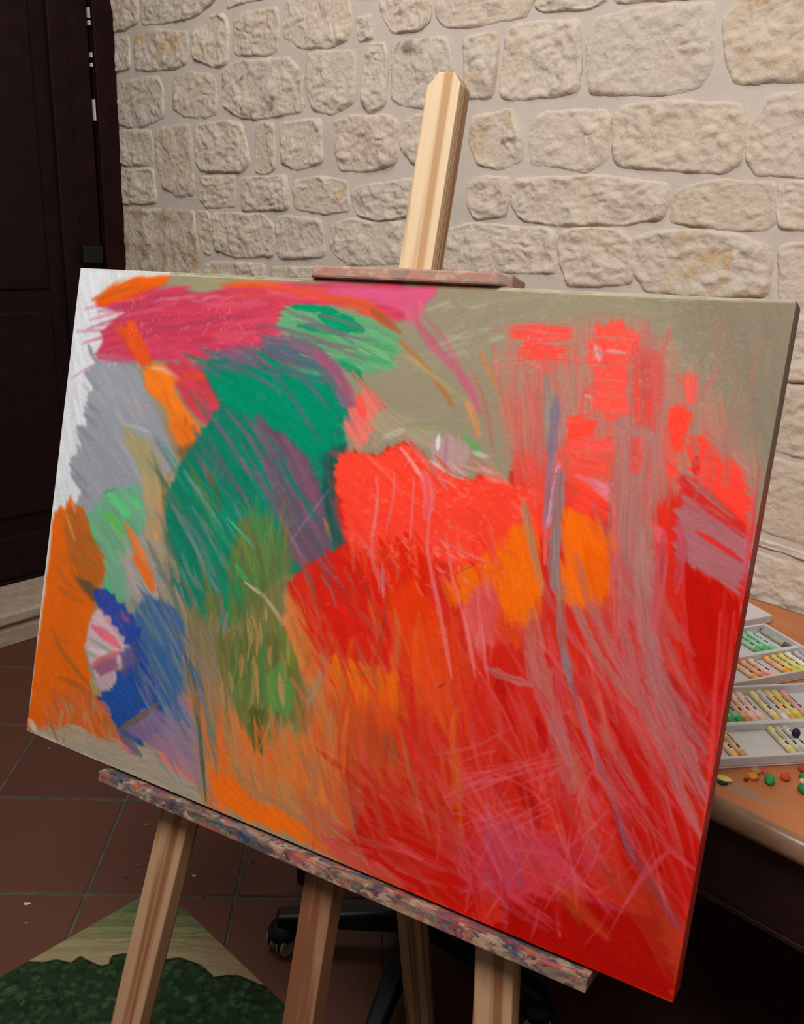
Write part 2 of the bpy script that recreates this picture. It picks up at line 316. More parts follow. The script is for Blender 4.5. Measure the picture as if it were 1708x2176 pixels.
dbox('bottom_rail', .36, 1.452, DOOR_D+.0, DOOR_D+.03, .13, .285, M['door'], dr, .005)
dbox('panel', .60, 1.40, DOOR_D+.008, DOOR_D+.03, .35, 1.05, M['door'], dr, .008)
dbox('panel', .60, 1.40, DOOR_D+.008, DOOR_D+.03, 1.12, ZTOP-.2, M['door'], dr, .008)
dbox('lock_box', 1.503, 1.575, DOOR_D-.034, DOOR_D-.002, 1.205, 1.262, M['black'], dr, .004)
jb = struct(dbox('trim_2', 1.600, CORNER, DOOR_D-.012, DOOR_D+.07, .117, ZTOP, M['frame'], None, .004))
dbox('threshold', .2, 1.600, DOOR_D-.01, DOOR_D+.07, .117, .129, M['frame'], st, .002)
for z0, z1 in ((1.955, 1.985), (1.935, 1.948), (1.842, 1.856), (1.815, 1.826), (1.655, 1.718)):   # daylight through the door gap, put in as pale non-glowing strips
    dbox('daylight_sliver', 1.5905, 1.5955, DOOR_D-.004, DOOR_D+.01, z0, z1, M['strip'], dr, 0)

# dried drips of paint on the tiles
def drip(px, py, r, col, k):
    X = FLOOR_M.inverted() @ Vector(tuple(on_height(px, py, 0))); n = 14
    pts = [(X.x+r*(1+.35*math.sin(3*a+k)+.2*math.cos(5*a))*math.cos(a), X.y+.8*r*(1+.3*math.cos(2*a+k))*math.sin(a)) for a in [2*math.pi*i/n for i in range(n)]]
    new_obj('paint_drip', prism('paint_drip', pts, .0002, .0011), flat('drip_paint_%d' % k, col, .5), fl)
for k, (px, py, r, c) in enumerate(((57, 1921, .0065, (196, 170, 160)), (412, 1862, .0055, (150, 132, 122)), (396, 1846, .006, (96, 104, 118)), (268, 1864, .0045, (44, 52, 84)), (294, 1838, .004, (110, 92, 84)), (538, 1832, .005, (34, 24, 24)), (312, 1752, .005, (120, 104, 92)), (56, 1962, .004, (128, 108, 96)), (432, 1905, .004, (120, 44, 40)), (104, 1590, .003, (150, 130, 120)))): drip(px, py, r, c, k)

# ------------------------------------------------------------------ easel
M['shaded'] = wood_mat('shaded_pine', (150, 106, 76), (124, 78, 52), (30, 30, .9), ((140, 70, 50), (176, 150, 122)))  # paint-smeared pine, its colour darkened for the shade below canvas and ledge
easel = tag(empty('easel', CANVAS_M), 'pine studio easel with a paint-smeared ledge holding up the big canvas', 'easel')
def bar2(name, p0, p1, w, t, mat, bev=.002, y0=None):
    """beam in easel frame from p0 to p1 (x, y, z); width w along x, thickness t along y (into depth)"""
    a, b = Vector(p0), Vector(p1); d = (b-a).normalized(); xx = Vector((1, 0, 0)); xx = (xx-d*xx.dot(d)).normalized(); yy = d.cross(xx)
    if yy.y < 0: yy = -yy
    Ln = (b-a).length
    me = box_me(name, -w/2, w/2, 0, t, 0, Ln, bev)
    o = new_obj(name, me, mat, easel); o.matrix_local = Matrix(((xx.x, yy.x, d.x, a.x), (xx.y, yy.y, d.y, a.y), (xx.z, yy.z, d.z, a.z), (0, 0, 0, 1))); return o
YB = CT+.004      # back of the canvas
# mast: chamfered top, runs down almost to the floor
mw = .0465; mx = .5405; top = .985
poly = [(-mw/2, .02), (mw/2, .02), (mw/2, .970), (mw/2-.0105, .984), (-mw/2+.0145, .985), (-mw/2, .967)]
mast = new_obj('mast', prism('mast', poly, 0, .030, .0012, 'y'), M['pine'], easel); mast.location = (mx, YB, 0)
mast.rotation_euler = (0, 0.0125, 0)
mf = new_obj('mast_foot', box_me('mast_foot', -mw/2, mw/2, 0, .030, -.62, .0195, .0015), M['shaded'], easel); mf.location = (mx, YB, 0); mf.rotation_euler = (0, .0125, 0)
for k in range(3):     # grooves milled in the mast's right side
    g = new_obj('groove', box_me('groove', mw/2-.0004, mw/2+.0006, .006+.008*k, .0072+.008*k, -.0+.03, .962), M['leg'], mast)
zf = -.66   # where the slope meets the floor
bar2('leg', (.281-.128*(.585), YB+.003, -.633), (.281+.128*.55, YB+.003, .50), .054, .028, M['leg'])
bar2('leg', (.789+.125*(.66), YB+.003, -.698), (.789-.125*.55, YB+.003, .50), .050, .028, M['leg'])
bar2('cross_bar', (.26, YB+.033, .42), (.81, YB+.033, .42), .05, .02, M['leg']).rotation_mode = 'QUATERNION'
bar2('rear_leg', (.541, .485+.022, -.617), (.541, .062+.022, .36), .047, .024, M['back'])
new_obj('hinge_block', box_me('hinge_block', .505, .578, YB+.03, .1, .33, .38, .003), M['back'], easel)
tray = new_obj('ledge', prism('ledge_x', [(-.0145, -.0215), (.066, -.0215), (.066, -.0008), (.014, -.0008), (.012, -.0055), (-.0145, -.0055)], .178, .915, .0012), M['smudge'], easel); tray.name = 'ledge'
tray.data.transform(Matrix(((0, 0, 1, 0), (1, 0, 0, 0), (0, 1, 0, 0), (0, 0, 0, 1))))
new_obj('ledge_brace', box_me('ledge_brace', .46, .62, YB, YB+.028, -.05, -.0225, .002), M['smudge'], easel)
# upper clamp bar, tapered at its right end
cl = new_obj('top_clamp', prism('top_clamp', [(.424, .000), (.430, -.008), (.684, -.008), (.700, .004), (.700, .044), (.426, .044)], .7192, .7345, .003), M['smudge_pale'], easel)
new_obj('clamp_slider', box_me('clamp_slider', mx-.019, mx+.019, .0365, .0398, .655, .7190, .002), M['leg'], easel)

# ------------------------------------------------------------------ table
TZ = .74
TB_M = Matrix(((WDIR[0], WN[0], 0, 0), (WDIR[1], WN[1], 0, 0), (0, 0, 1, 0), (0, 0, 0, 1)))   # x along wall, y toward wall
def tablewood():
    t = NT('tabletop_laminate'); v = t.coord((3, 26, 26)); a = t.noise(v, 1, 4); b = t.noise(t.coord(), 6, 4)
    c = t.ramp(a.outputs['Fac'], [(.3, (180, 108, 62)), (.7, (192, 118, 72))])
    c = t.mix(t.ramp(b.outputs['Fac'], [(.5, (0, 0, 0)), (.75, (130, 130, 130))]), c, rgba((158, 92, 54)))
    # dried grey paint wiped along the front edge, near the canvas
    m = t.coord((9, 42, 42)); sub = t.n('ShaderNodeVectorMath', operation='SUBTRACT'); t.l(m, sub.inputs[0]); sub.inputs[1].default_value = (-.325*9, 1.028*42, .74*42)
    ln = t.n('ShaderNodeVectorMath', operation='LENGTH'); t.l(sub.outputs[0], ln.inputs[0]); nz = t.noise(t.coord((30, 30, 30)), 1, 3)
    ad = t.n('ShaderNodeMath', operation='MULTIPLY_ADD'); t.l(nz.outputs['Fac'], ad.inputs[0]); ad.inputs[1].default_value = .9; t.l(ln.outputs['Value'], ad.inputs[2])
    c = t.mix(t.ramp(ad.outputs[0], [(.75, (215, 215, 215)), (1.25, (0, 0, 0))]), c, rgba((150, 124, 110)))
    t.col(c); t.setp(.42, .4); return t.m
M['ttop'] = tablewood(); M['rim'] = flat('worn_wood_rim', (140, 104, 80), .25, .12, 18, .5)
table = tag(empty('work_table', TB_M), 'long wooden table with rounded pale rim and dark apron against the stone wall', 'table')
T0, T1, D0, D1 = -1.262, .42, .98, WALL_D-.022
def rrect(x0, x1, y0, y1, r, n=8):
    out = []
    for cx, cy, a0 in ((x1-r, y1-r, 0), (x0+r, y1-r, 90), (x0+r, y0+r, 180), (x1-r, y0+r, 270)):
        for k in range(n+1): a = math.radians(a0+90*k/n); out.append((cx+r*math.cos(a), cy+r*math.sin(a)))
    return out
new_obj('table_top', prism('table_top', rrect(T0+.012, T1-.012, D0+.012, D1-.004, .05), TZ-.034, TZ, .0015), M['ttop'], table)
def rim_ring():
    path = rrect(T0+.014, T1-.014, D0+.014, D1-.006, .05); n = len(path); prof = [(0, .0005), (.005, .0005), (.0105, -.003), (.0138, -.010), (.0138, -.022), (.0105, -.031), (.004, -.035), (0, -.035)]
    cx, cy = (T0+T1)/2, (D0+D1)/2; v, f = [], []
    for i, (x, y) in enumerate(path):
        x0, y0 = path[i-1]; x1, y1 = path[(i+1) % n]; tx, ty = x1-x0, y1-y0; L = math.hypot(tx, ty); nx, ny = ty/L, -tx/L
        for o, zz in prof: v.append((x+nx*o, y+ny*o, TZ+zz))
    m = len(prof)
    for i in range(n):
        for k in range(m-1): f.append((i*m+k, ((i+1) % n)*m+k, ((i+1) % n)*m+k+1, i*m+k+1))
    return bevel_mesh(mesh('table_rim', v, f), 0)
new_obj('table_rim', rim_ring(), M['rim'], table, smooth=True)
def tbox(name, x0, x1, y0, y1, z0, z1, mat, bev=.002): return new_obj(name, box_me(name, x0, x1, y0, y1, z0, z1, bev), mat, table)
tbox('front_apron', T0+.03, T1-.03, D0+.03, D0+.052, .575, .7055, M['tdark'])
tbox('apron_bead', T0+.03, T1-.03, D0+.026, D0+.0295, .572, .580, M['tdark'], .001)
tbox('added_back_panel', T0+.09, T1-.09, D1-.06, D1-.04, .06, .7055, M['tdark'])  # panel added to help keep the space under the table dark
for sx in (T0+.03, T1-.052): tbox('side_apron', sx, sx+.022, D0+.056, D1-.064, .575, .7055, M['tdark'])
for sx in (T0+.032, T1-.032-.045):
    for sy in (D0+.058, D1-.036-.075):
        p = [(sx+.004, sy+.004), (sx+.041, sy+.004), (sx+.041, sy+.041), (sx+.004, sy+.041)]; q = [(sx, sy), (sx+.045, sy), (sx+.045, sy+.045), (sx, sy+.045)]
        new_obj('leg', hexa('leg', [(x, y, 0.0005) for x, y in p]+[(x, y, .572) for x, y in q], .002), M['tdark'], table)

# ------------------------------------------------------------------ swivel chair under the table
CHX, CHY = .075, 1.41
chair = tag(empty('swivel_chair', None, (CHX, CHY, 0)), 'black five-star swivel chair on pale-rimmed castors in the dark behind the easel', 'chair')
new_obj('seat', lathe('seat', [(.05, .40), (.17, .405), (.195, .42), (.20, .445), (.19, .462), (.15, .47), (.0, .472)], 36), M['black'], chair, True)
new_obj('column', lathe('column', [(.03, .10), (.03, .22), (.018, .225), (.018, .39), (.06, .40)], 20), M['black'], chair, True)
a0 = math.atan2(1.408-CHY, -.198-CHX)
for k in range(5):
    a = a0+k*2*math.pi/5; m = Matrix.Rotation(a, 4, 'Z')
    P = [(.02, -.026, .075), (.02, .026, .075), (.02, .024, .128), (.02, -.024, .128), (.285, -.017, .068), (.285, .017, .068), (.285, .015, .092), (.285, -.015, .092)]
    arm = new_obj('base_arm', hexa('base_arm', P, .006), M['black'], chair); arm.matrix_local = m
    ck = empty('x') if False else None
    for s in (-1, 1):
        wm = lathe('castor_wheel', [(.006, -.009), (.021, -.009), (.0255, -.005), (.0255, .005), (.021, .009), (.006, .009)], 24)
        wh = new_obj('castor_wheel', wm, M['black'], chair, True); sw = .9+k*1.1
        wh.matrix_local = Matrix.Translation((.272*math.cos(a), .272*math.sin(a), .0262)) @ Matrix.Rotation(sw, 4, 'Z') @ Matrix.Translation((0, s*.014, 0)) @ Matrix.Rotation(math.pi/2, 4, 'X')
        rg = new_obj('rim_ring', lathe('rim_ring', [(.0215, -s*.0-.0105), (.0235, -.0105), (.0255, -.0075), (.0262, -.0045), (.0262, .0045), (.0255, .0075), (.0235, .0105), (.0215, .0105)], 28), M['ring'], wh, True)
        rg.scale = (1.01, 1.01, .3); rg.location = (0, 0, -s*.0068)
        rg = new_obj('rim_ring', rg.data, None, wh); rg.scale = (1.01, 1.01, .3); rg.location = (0, 0, s*.0068)
    hood = new_obj('castor_hood', lathe('castor_hood', [(.012, .068), (.024, .062), (.030, .050), (.0305, .0395), (.027, .0395)], 20), M['black'], chair, True); hood.location = (.272*math.cos(a), .272*math.sin(a), 0)

# ------------------------------------------------------------------ numpy painting tools (colour stored per vertex of a fine grid)
_rng = np.random.RandomState(5); _TAB = _rng.rand(512, 512).astype(np.float32)
def vnoise(x, y, seed=0):
    x = x+seed*17.31; y = y+seed*9.77
    xi = np.floor(x).astype(np.int32); yi = np.floor(y).astype(np.int32); fx = (x-xi).astype(np.float32); fy = (y-yi).astype(np.float32)
    fx = fx*fx*(3-2*fx); fy = fy*fy*(3-2*fy); a = _TAB[yi & 511, xi & 511]; b = _TAB[yi & 511, (xi+1) & 511]; c = _TAB[(yi+1) & 511, xi & 511]; d = _TAB[(yi+1) & 511, (xi+1) & 511]
    return (a*(1-fx)+b*fx)*(1-fy)+(c*(1-fx)+d*fx)*fy
def sstep(x): x = np.clip(x, 0, 1); return x*x*(3-2*x)
class Sheet:
    """a painted sheet w x h metres; colours laid on in millimetres (x right, y up)"""
    def __init__(s, w, h, step, conv, base, seed=3):
        s.nx, s.ny = int(round(w*1000/step))+1, int(round(h*1000/step))+1; s.w, s.h = w, h
        s.X, s.Y = np.meshgrid(np.linspace(0, w*1000, s.nx, dtype=np.float32), np.linspace(0, h*1000, s.ny, dtype=np.float32))
        s.C = np.ones((s.ny, s.nx, 3), np.float32)*np.array(base, np.float32); s.conv = conv; s.seed = seed; s.r = random.Random(seed)
        s.grain = .6*vnoise(s.X/1.3, s.Y/1.3, 1)+.4*vnoise(s.X/3.1, s.Y/3.1, 2)
    def P(s, pts): return np.array([s.conv(*p) for p in pts], float)*1000
    def win(s, lo, hi):
        gx = (s.nx-1)/(s.w*1000); gy = (s.ny-1)/(s.h*1000)
        i0, i1 = max(0, int(lo[0]*gx)), min(s.nx, int(hi[0]*gx)+2); j0, j1 = max(0, int(lo[1]*gy)), min(s.ny, int(hi[1]*gy)+2)
        return (slice(j0, j1), slice(i0, i1)) if i1 > i0 and j1 > j0 else None
    def put(s, sl, m, col, streak, nz):
        c = np.array(col, np.float32)*(1+streak*(nz[..., None]-.5)*2); m = m[..., None]
        s.C[sl] = s.C[sl]*(1-m)+np.clip(c, 0, 255)*m
    def reg(s, pts, col, ang=0, rough=7, a=1., streak=.10, soft=7.5, cover=1.):
        """filled patch; ang = hatch direction as seen in the photograph (degrees, clockwise from right)"""
        s.seed += 1; Q = s.P(pts); c0 = np.mean(np.array(pts, float), 0); r = math.radians(ang)
        d = s.P([c0, c0+40*np.array([math.cos(r), math.sin(r)])]); d = d[1]-d[0]; d /= np.linalg.norm(d)
        sl = s.win(Q.min(0)-rough*1.6, Q.max(0)+rough*1.6)
        if sl is None: return
        X, Y = s.X[sl], s.Y[sl]; D = np.full(X.shape, 1e9, np.float32); ins = np.zeros(X.shape, bool); n = len(Q)
        for i in range(n):
            a0, b0 = Q[i], Q[(i+1) % n]; e = b0-a0; t = np.clip(((X-a0[0])*e[0]+(Y-a0[1])*e[1])/max(e@e, 1e-6), 0, 1)
            D = np.minimum(D, np.hypot(X-a0[0]-t*e[0], Y-a0[1]-t*e[1]))
            cr = (a0[1] > Y) != (b0[1] > Y); xx = a0[0]+(Y-a0[1])/(e[1] if abs(e[1]) > 1e-9 else 1e-9)*e[0]; ins ^= cr & (X < xx)
        sd = np.where(ins, D, -D); al = X*d[0]+Y*d[1]; ac = -X*d[1]+Y*d[0]
        nz = .55*vnoise(al/34, ac/3.2, s.seed)+.45*vnoise(al/60, ac/7.5, s.seed+50)
        m = sstep((sd+rough*(nz-.5)*2.2)/soft+.5)*a
        if cover < 1: m = m*sstep((cover-(.5*nz+.5*s.grain[sl])*1.0)/.16+.5)
        m = m*(.90+.10*sstep((s.grain[sl]-.25)/.3))
        s.put(sl, m, col, streak, .5*nz+.5*vnoise(al/22, ac/2.0, s.seed+90))
    def st(s, pts, wd, col, a=.85, soft=2.2, streak=.10, taper=.25, grain=.6, curve=True):
        """one chalk stroke along pts, width in photograph pixels"""
        s.seed += 1; P0 = np.array(pts, float)
        if curve and len(P0) > 2:
            out = []
            for i in range(len(P0)-1):
                p0 = P0[max(i-1, 0)]; p1 = P0[i]; p2 = P0[i+1]; p3 = P0[min(i+2, len(P0)-1)]
                for t in (0, .25, .5, .75): out.append(.5*((2*p1)+(-p0+p2)*t+(2*p0-5*p1+4*p2-p3)*t*t+(-p0+3*p1-3*p2+p3)*t**3))
            P0 = np.array(out+[P0[-1]])
        mid = P0[len(P0)//2]; dd = P0[-1]-P0[0]; dd = np.array([-dd[1], dd[0]])/max(np.linalg.norm(dd), 1e-6)
        ww = s.P([mid, mid+dd*wd]); W = np.linalg.norm(ww[1]-ww[0])/2; Q = s.P(P0)
        sl = s.win(Q.min(0)-W-3, Q.max(0)+W+3)
        if sl is None: return
        X, Y = s.X[sl], s.Y[sl]; D = np.full(X.shape, 1e9, np.float32); T = np.zeros(X.shape, np.float32); A = np.zeros(X.shape, np.float32)
        seg = np.linalg.norm(Q[1:]-Q[:-1], axis=1); cum = np.r_[0, np.cumsum(seg)]
        for i in range(len(Q)-1):
            a0, e = Q[i], Q[i+1]-Q[i]; t = np.clip(((X-a0[0])*e[0]+(Y-a0[1])*e[1])/max(e@e, 1e-6), 0, 1); dx, dy = X-a0[0]-t*e[0], Y-a0[1]-t*e[1]
            dist = np.hypot(dx, dy); k = dist < D; D = np.where(k, dist, D); T = np.where(k, cum[i]+t*seg[i], T); A = np.where(k, (dx*-e[1]+dy*e[0])/max(seg[i], 1e-6), A)
        L = cum[-1]; u = T/max(L, 1e-6); end = np.minimum(1, np.minimum(u, 1-u)/max(taper, 1e-3)*.6+.4)
        nz = vnoise(T/26, A/1.6+40, s.seed); edge = vnoise(T/7, A*0, s.seed+7)
        m = sstep((W*end*(.75+.5*edge)-D)/soft+.5)*a*(1-grain*.55*(1-sstep((.5*s.grain[sl]+.5*nz-.28)/.2)))
        s.put(sl, m, col, streak, nz)
    def blur(s, mm, pts=None, feather=30):
        """rub the chalk in with a finger"""
        g = (s.nx-1)/(s.w*1000); r = max(1, int(mm*g)); B = s.C
        for _ in range(2):
            for ax in (0, 1):
                pad = [(0, 0)]*3; pad[ax] = (r+1, r); c = np.cumsum(np.pad(B, pad, mode='edge'), axis=ax, dtype=np.float64)
                n = B.shape[ax]; hi = np.take(c, np.arange(2*r+1, 2*r+1+n), ax); lo = np.take(c, np.arange(0, n), ax); B = ((hi-lo)/(2*r+1)).astype(np.float32)
        if pts is None: s.C = B
        else:
            Q = s.P(pts); c = Q.mean(0); rr = np.abs(Q-c).max(0); k = np.maximum(np.abs(s.X-c[0])-rr[0], np.abs(s.Y-c[1])-rr[1]); m = sstep(.5-k/feather)[..., None]; s.C = s.C*(1-m)+B*m
    def speck(s, box, col, amt=.5, size=2.2, thr=.62):
        """tooth of the canvas catching light chalk"""
        s.seed += 1; Q = s.P([(box[0], box[1]), (box[2], box[1]), (box[2], box[3]), (box[0], box[3])]); lo, hi = Q.min(0), Q.max(0); sl = s.win(lo-20, hi+20)
        X, Y = s.X[sl], s.Y[sl]; k = np.maximum(np.maximum(lo[0]-X, X-hi[0]), np.maximum(lo[1]-Y, Y-hi[1])); e = sstep(.5-k/40)
        n = .5*vnoise(X/size, Y/size, s.seed)+.3*vnoise(X/size/2.7, Y/size/2.7, s.seed+3)+.2*vnoise(X/14, Y/14, s.seed+5); m = (sstep((n-thr)/.1)*amt*e)[..., None]
        s.C[sl] = s.C[sl]*(1-m)+np.array(col, np.float32)*m
    def many(s, n, box, ang, ln, wd, cols, a=.6, jit=12, bend=.08, **k):
        for _ in range(n):
            if len(box) == 4 and not hasattr(box[0], '__len__'): x, y = s.r.uniform(box[0], box[2]), s.r.uniform(box[1], box[3])
            else:
                i = s.r.randrange(len(box)-1); t = s.r.random(); x = box[i][0]*(1-t)+box[i+1][0]*t+s.r.uniform(-1, 1)*jit; y = box[i][1]*(1-t)+box[i+1][1]*t+s.r.uniform(-1, 1)*jit
            r = math.radians(s.r.uniform(*ang)); L = s.r.uniform(*ln)/2; dx, dy = math.cos(r)*L, math.sin(r)*L; b = s.r.uniform(-bend, bend)*L*2
            s.st([(x-dx, y-dy), (x-dy/L*b, y+dx/L*b), (x+dx, y+dy)], s.r.uniform(*wd), s.r.choice(cols), a*s.r.uniform(.7, 1.1), **k)
    def build(s, name, mat, parent, gain, relief=.00025, y=0.0):
        lum = s.C.mean(2)/255; v = np.zeros((s.ny, s.nx, 3), np.float32)
        v[..., 0] = s.X/1000; v[..., 2] = s.Y/1000; v[..., 1] = y-relief*(s.grain-.5)
        v[0, :, 1] = v[-1, :, 1] = y; v[:, 0, 1] = v[:, -1, 1] = y
        me = bpy.data.meshes.new(name); nv = s.nx*s.ny; nf = (s.nx-1)*(s.ny-1)
        idx = (np.arange(s.ny-1)[:, None]*s.nx+np.arange(s.nx-1)[None, :]).ravel(); F = np.stack([idx, idx+1, idx+s.nx+1, idx+s.nx], 1).astype(np.int32)
        me.vertices.add(nv); me.vertices.foreach_set('co', v.reshape(-1)); me.loops.add(nf*4); me.loops.foreach_set('vertex_index', F.reshape(-1))
        me.polygons.add(nf); me.polygons.foreach_set('loop_start', np.arange(0, nf*4, 4, dtype=np.int32)); me.polygons.foreach_set('loop_total', np.full(nf, 4, np.int32)); me.update()
        ca = me.color_attributes.new('pigment', 'FLOAT_COLOR', 'POINT'); rgb = np.clip(s2l(s.C.reshape(-1, 3))*gain, .002, .96); ca.data.foreach_set('color', np.c_[rgb, np.ones(nv)].astype(np.float32).reshape(-1))
        me.polygons.foreach_set('use_smooth', np.ones(nf, bool)); me.validate()
        return new_obj(name, me, mat, parent)
def pigment_mat(name, rough=.6, weave=True):
    t = NT(name); a = t.n('ShaderNodeAttribute', attribute_name='pigment'); g = t.noise(t.coord((1, 1, 1)), 900, 2)
    c = t.mix(t.ramp(g.outputs['Fac'], [(.35, (60, 60, 60)), (.65, (0, 0, 0))]), a.outputs['Color'], (0, 0, 0, 1)) if False else a.outputs['Color']
    t.l(c, t.b.inputs['Base Color']); t.setp(rough, 0.0); t.bump(g.outputs['Fac'], .12, .0006); return t.m

# ------------------------------------------------------------------ painted panel lying on the floor
PX0 = np.array([-.487, 1.553]); PA = math.radians(2.6-45)          # apex corner; edges run at 45 degrees to the tiles
pa = np.array([math.cos(PA), math.sin(PA)]); pb = np.array([math.cos(PA-math.pi/2), math.sin(PA-math.pi/2)])   # right-hand edge, left-hand edge (both toward the viewer)
PS = .42; PW = .57; PT = .009
def panel_uv(px, py):
    X = on_height(px, py, PT)[:2]-PX0; return float(X@pa), PS-float(X@pb)
sh = Sheet(PW, PS, 1.6, panel_uv, (150, 136, 98), 21)
def bands():
    g = sh
    g.reg([(335, 1880), (560, 1980), (330, 1985), (120, 1985)], (104, 112, 78), 0, 3, 1, .08)
    g.reg([(300, 1915), (420, 1915), (470, 1950), (240, 1955)], (86, 100, 66), 0, 4, .8)
    for y, c in ((1950, (128, 128, 88)), (1962, (112, 116, 78)), (1975, (140, 138, 98)), (1988, (120, 116, 80)), (2000, (146, 138, 100)), (2014, (134, 124, 90)), (2030, (152, 136, 104)), (2046, (150, 132, 102))):
        g.st([(60, y+8), (250, y), (400, y+2), (600, y+22)], 12, c, .75, 2)
    g.many(26, (150, 1945, 520, 2010), (-4, 10), (80, 220), (2, 5), [(98, 96, 62), (160, 150, 108), (110, 108, 70)], .5)
    g.reg([(420, 1990), (620, 2060), (600, 2110), (430, 2040)], (150, 122, 100), 10, 5, .55)
    hedge = [(-60, 2096), (0, 2070), (40, 2052), (62, 2044), (90, 2046), (120, 2040), (150, 2047), (170, 2034), (196, 2048), (215, 2055), (233, 2050), (240, 2032), (262, 2028), (300, 2030), (340, 2042), (366, 2038), (380, 2036), (402, 2044), (425, 2052), (440, 2066), (452, 2078), (480, 2074), (505, 2074), (525, 2082), (545, 2092), (575, 2098), (640, 2112), (700, 2150), (800, 2260), (760, 2500), (-60, 2500)]
    g.reg(hedge, (36, 52, 34), 0, 1.5, 1, .08, 1.5)
    g.st(hedge[:-2], 5, (24, 30, 18), .9, 1, curve=False)
    hx, hy = zip(*hedge[:-2])
    for _ in range(1300):
        x = g.r.uniform(-60, 760); y = g.r.uniform(2035, 2420)
        if y < np.interp(x, hx, hy)+9: continue
        d = g.r.uniform(4, 8); k = g.r.random()
        c = (50+22*k, 78+26*k, 52+18*k) if g.r.random() < .68 else (26, 40, 26)
        g.st([(x-d*.6, y+g.r.uniform(-3, 3)), (x+d*.6, y+g.r.uniform(-3, 3))], g.r.uniform(12, 19), c, .5, 3, taper=.5)
    for x, y in zip(hx, hy): g.st([(x-8, y+8), (x, y+3), (x+8, y+8)], 7, (66, 88, 60), .35, 2)
bands()
PAN_M = Matrix(((pa[0], 0, -pb[0], 0), (pa[1], 0, -pb[1], 0), (0, -1, 0, 0), (0, 0, 0, 1)))
c0 = PX0+pb*PS
PAN_M = Matrix(((pa[0], 0, -pb[0], c0[0]), (pa[1], 0, -pb[1], c0[1]), (0, -1, 0, 0), (0, 0, 0, 1)))     # local x along right edge, z back toward the apex, -y up
panel = tag(empty('painted_panel', PAN_M), 'painted board with a dark green hedge and pale field lying flat on the tiles', 'painting')
M['pig'] = pigment_mat('oil_pastel_pigment', .62); M['pig2'] = pigment_mat('panel_paint', .6)
sh.build('painted_face', M['pig2'], panel, .80, 0, -PT)
new_obj('board', box_me('board', 0, PW, -PT+.0004, -.0003, 0, PS, .0), flat('board_edge', (96, 92, 82), .8), panel)

# ------------------------------------------------------------------ pastel boxes on the table
def tray_M(fl, ang): c, s = math.cos(ang), math.sin(ang); return Matrix(((c, -s, 0, fl[0]), (s, c, 0, fl[1]), (0, 0, 1, TZ+.0006), (0, 0, 0, 1)))
TRAYS = {}
def tray_box(ang, fr, length, depth, label, rows=2, h=.0165):
    """fr = front right corner"""
    fl = (fr[0]-math.cos(ang)*length, fr[1]-math.sin(ang)*length); t = tag(empty('pastel_tray', tray_M(fl, ang)), label, 'tray', 'white pastel trays')
    wl = .005; new_obj('base', box_me('base', 0, length, 0, depth, 0, .0025, .0008), M['white'], t)
    for nm, b in (('rim', (0, length, 0, wl)), ('rim', (0, length, depth-wl, depth)), ('rim', (0, wl, wl, depth-wl)), ('rim', (length-wl, length, wl, depth-wl))):
        new_obj(nm, box_me(nm, *b, .0026, h, .0012), M['white'], t)
    new_obj('divider', box_me('divider', wl, length-wl, depth*.47-.0045, depth*.47+.0045, .0026, h-.003, .0012), M['white'], t)
    TRAYS[ang] = (fl, depth, length); return t, fl
AA, AB, AC = math.radians(10.1), math.radians(22.4), math.radians(25.2)
tray_box(AA, (.690, 1.0635), .30, .182, 'white two-row pastel tray nearest the table edge, beside loose crumbs')
tray_box(AB, (.7246, 1.3064), .225, .160, 'white two-row pastel tray in the middle, holding greens and oranges')
ca_, sa_ = math.cos(AC), math.sin(AC)
lid = tag(empty('box_lid', tray_M((.6917-ca_*.2, 1.49-sa_*.2), AC)), 'closed white pastel box farthest back, by the stone wall', 'box')
new_obj('lid', box_me('lid', 0, .2, 0, .095, 0, .0165, .002), M['white'], lid)
mk = new_obj('printed_mark', box_me('printed_mark', .128, .131, .028, .042, .0166, .0169), flat('grey_print', (96, 104, 100)), lid)
new_obj('printed_mark', box_me('printed_mark', .122, .1278, .040, .042, .0166, .0169), M['steel'] if False else mk.data.materials[0], lid)
_inks = flat('label_ink', (62, 44, 36), .7); _cache = {}
def pm(c, k=1.0):
    key = (c, k)
    if key not in _cache: _cache[key] = flat('pastel_%d' % len(_cache), c, .6, .08, 120, .3)
    return _cache[key]
def tube(name, r, x0, x1, seg=14, ch=.0012): 
    me = lathe(name, [(r-ch, x0), (r, x0+ch), (r, x1-ch), (r-ch, x1)], seg); me.transform(Matrix.Rotation(math.pi/2, 4, 'Y')); return me
ROWS = {}
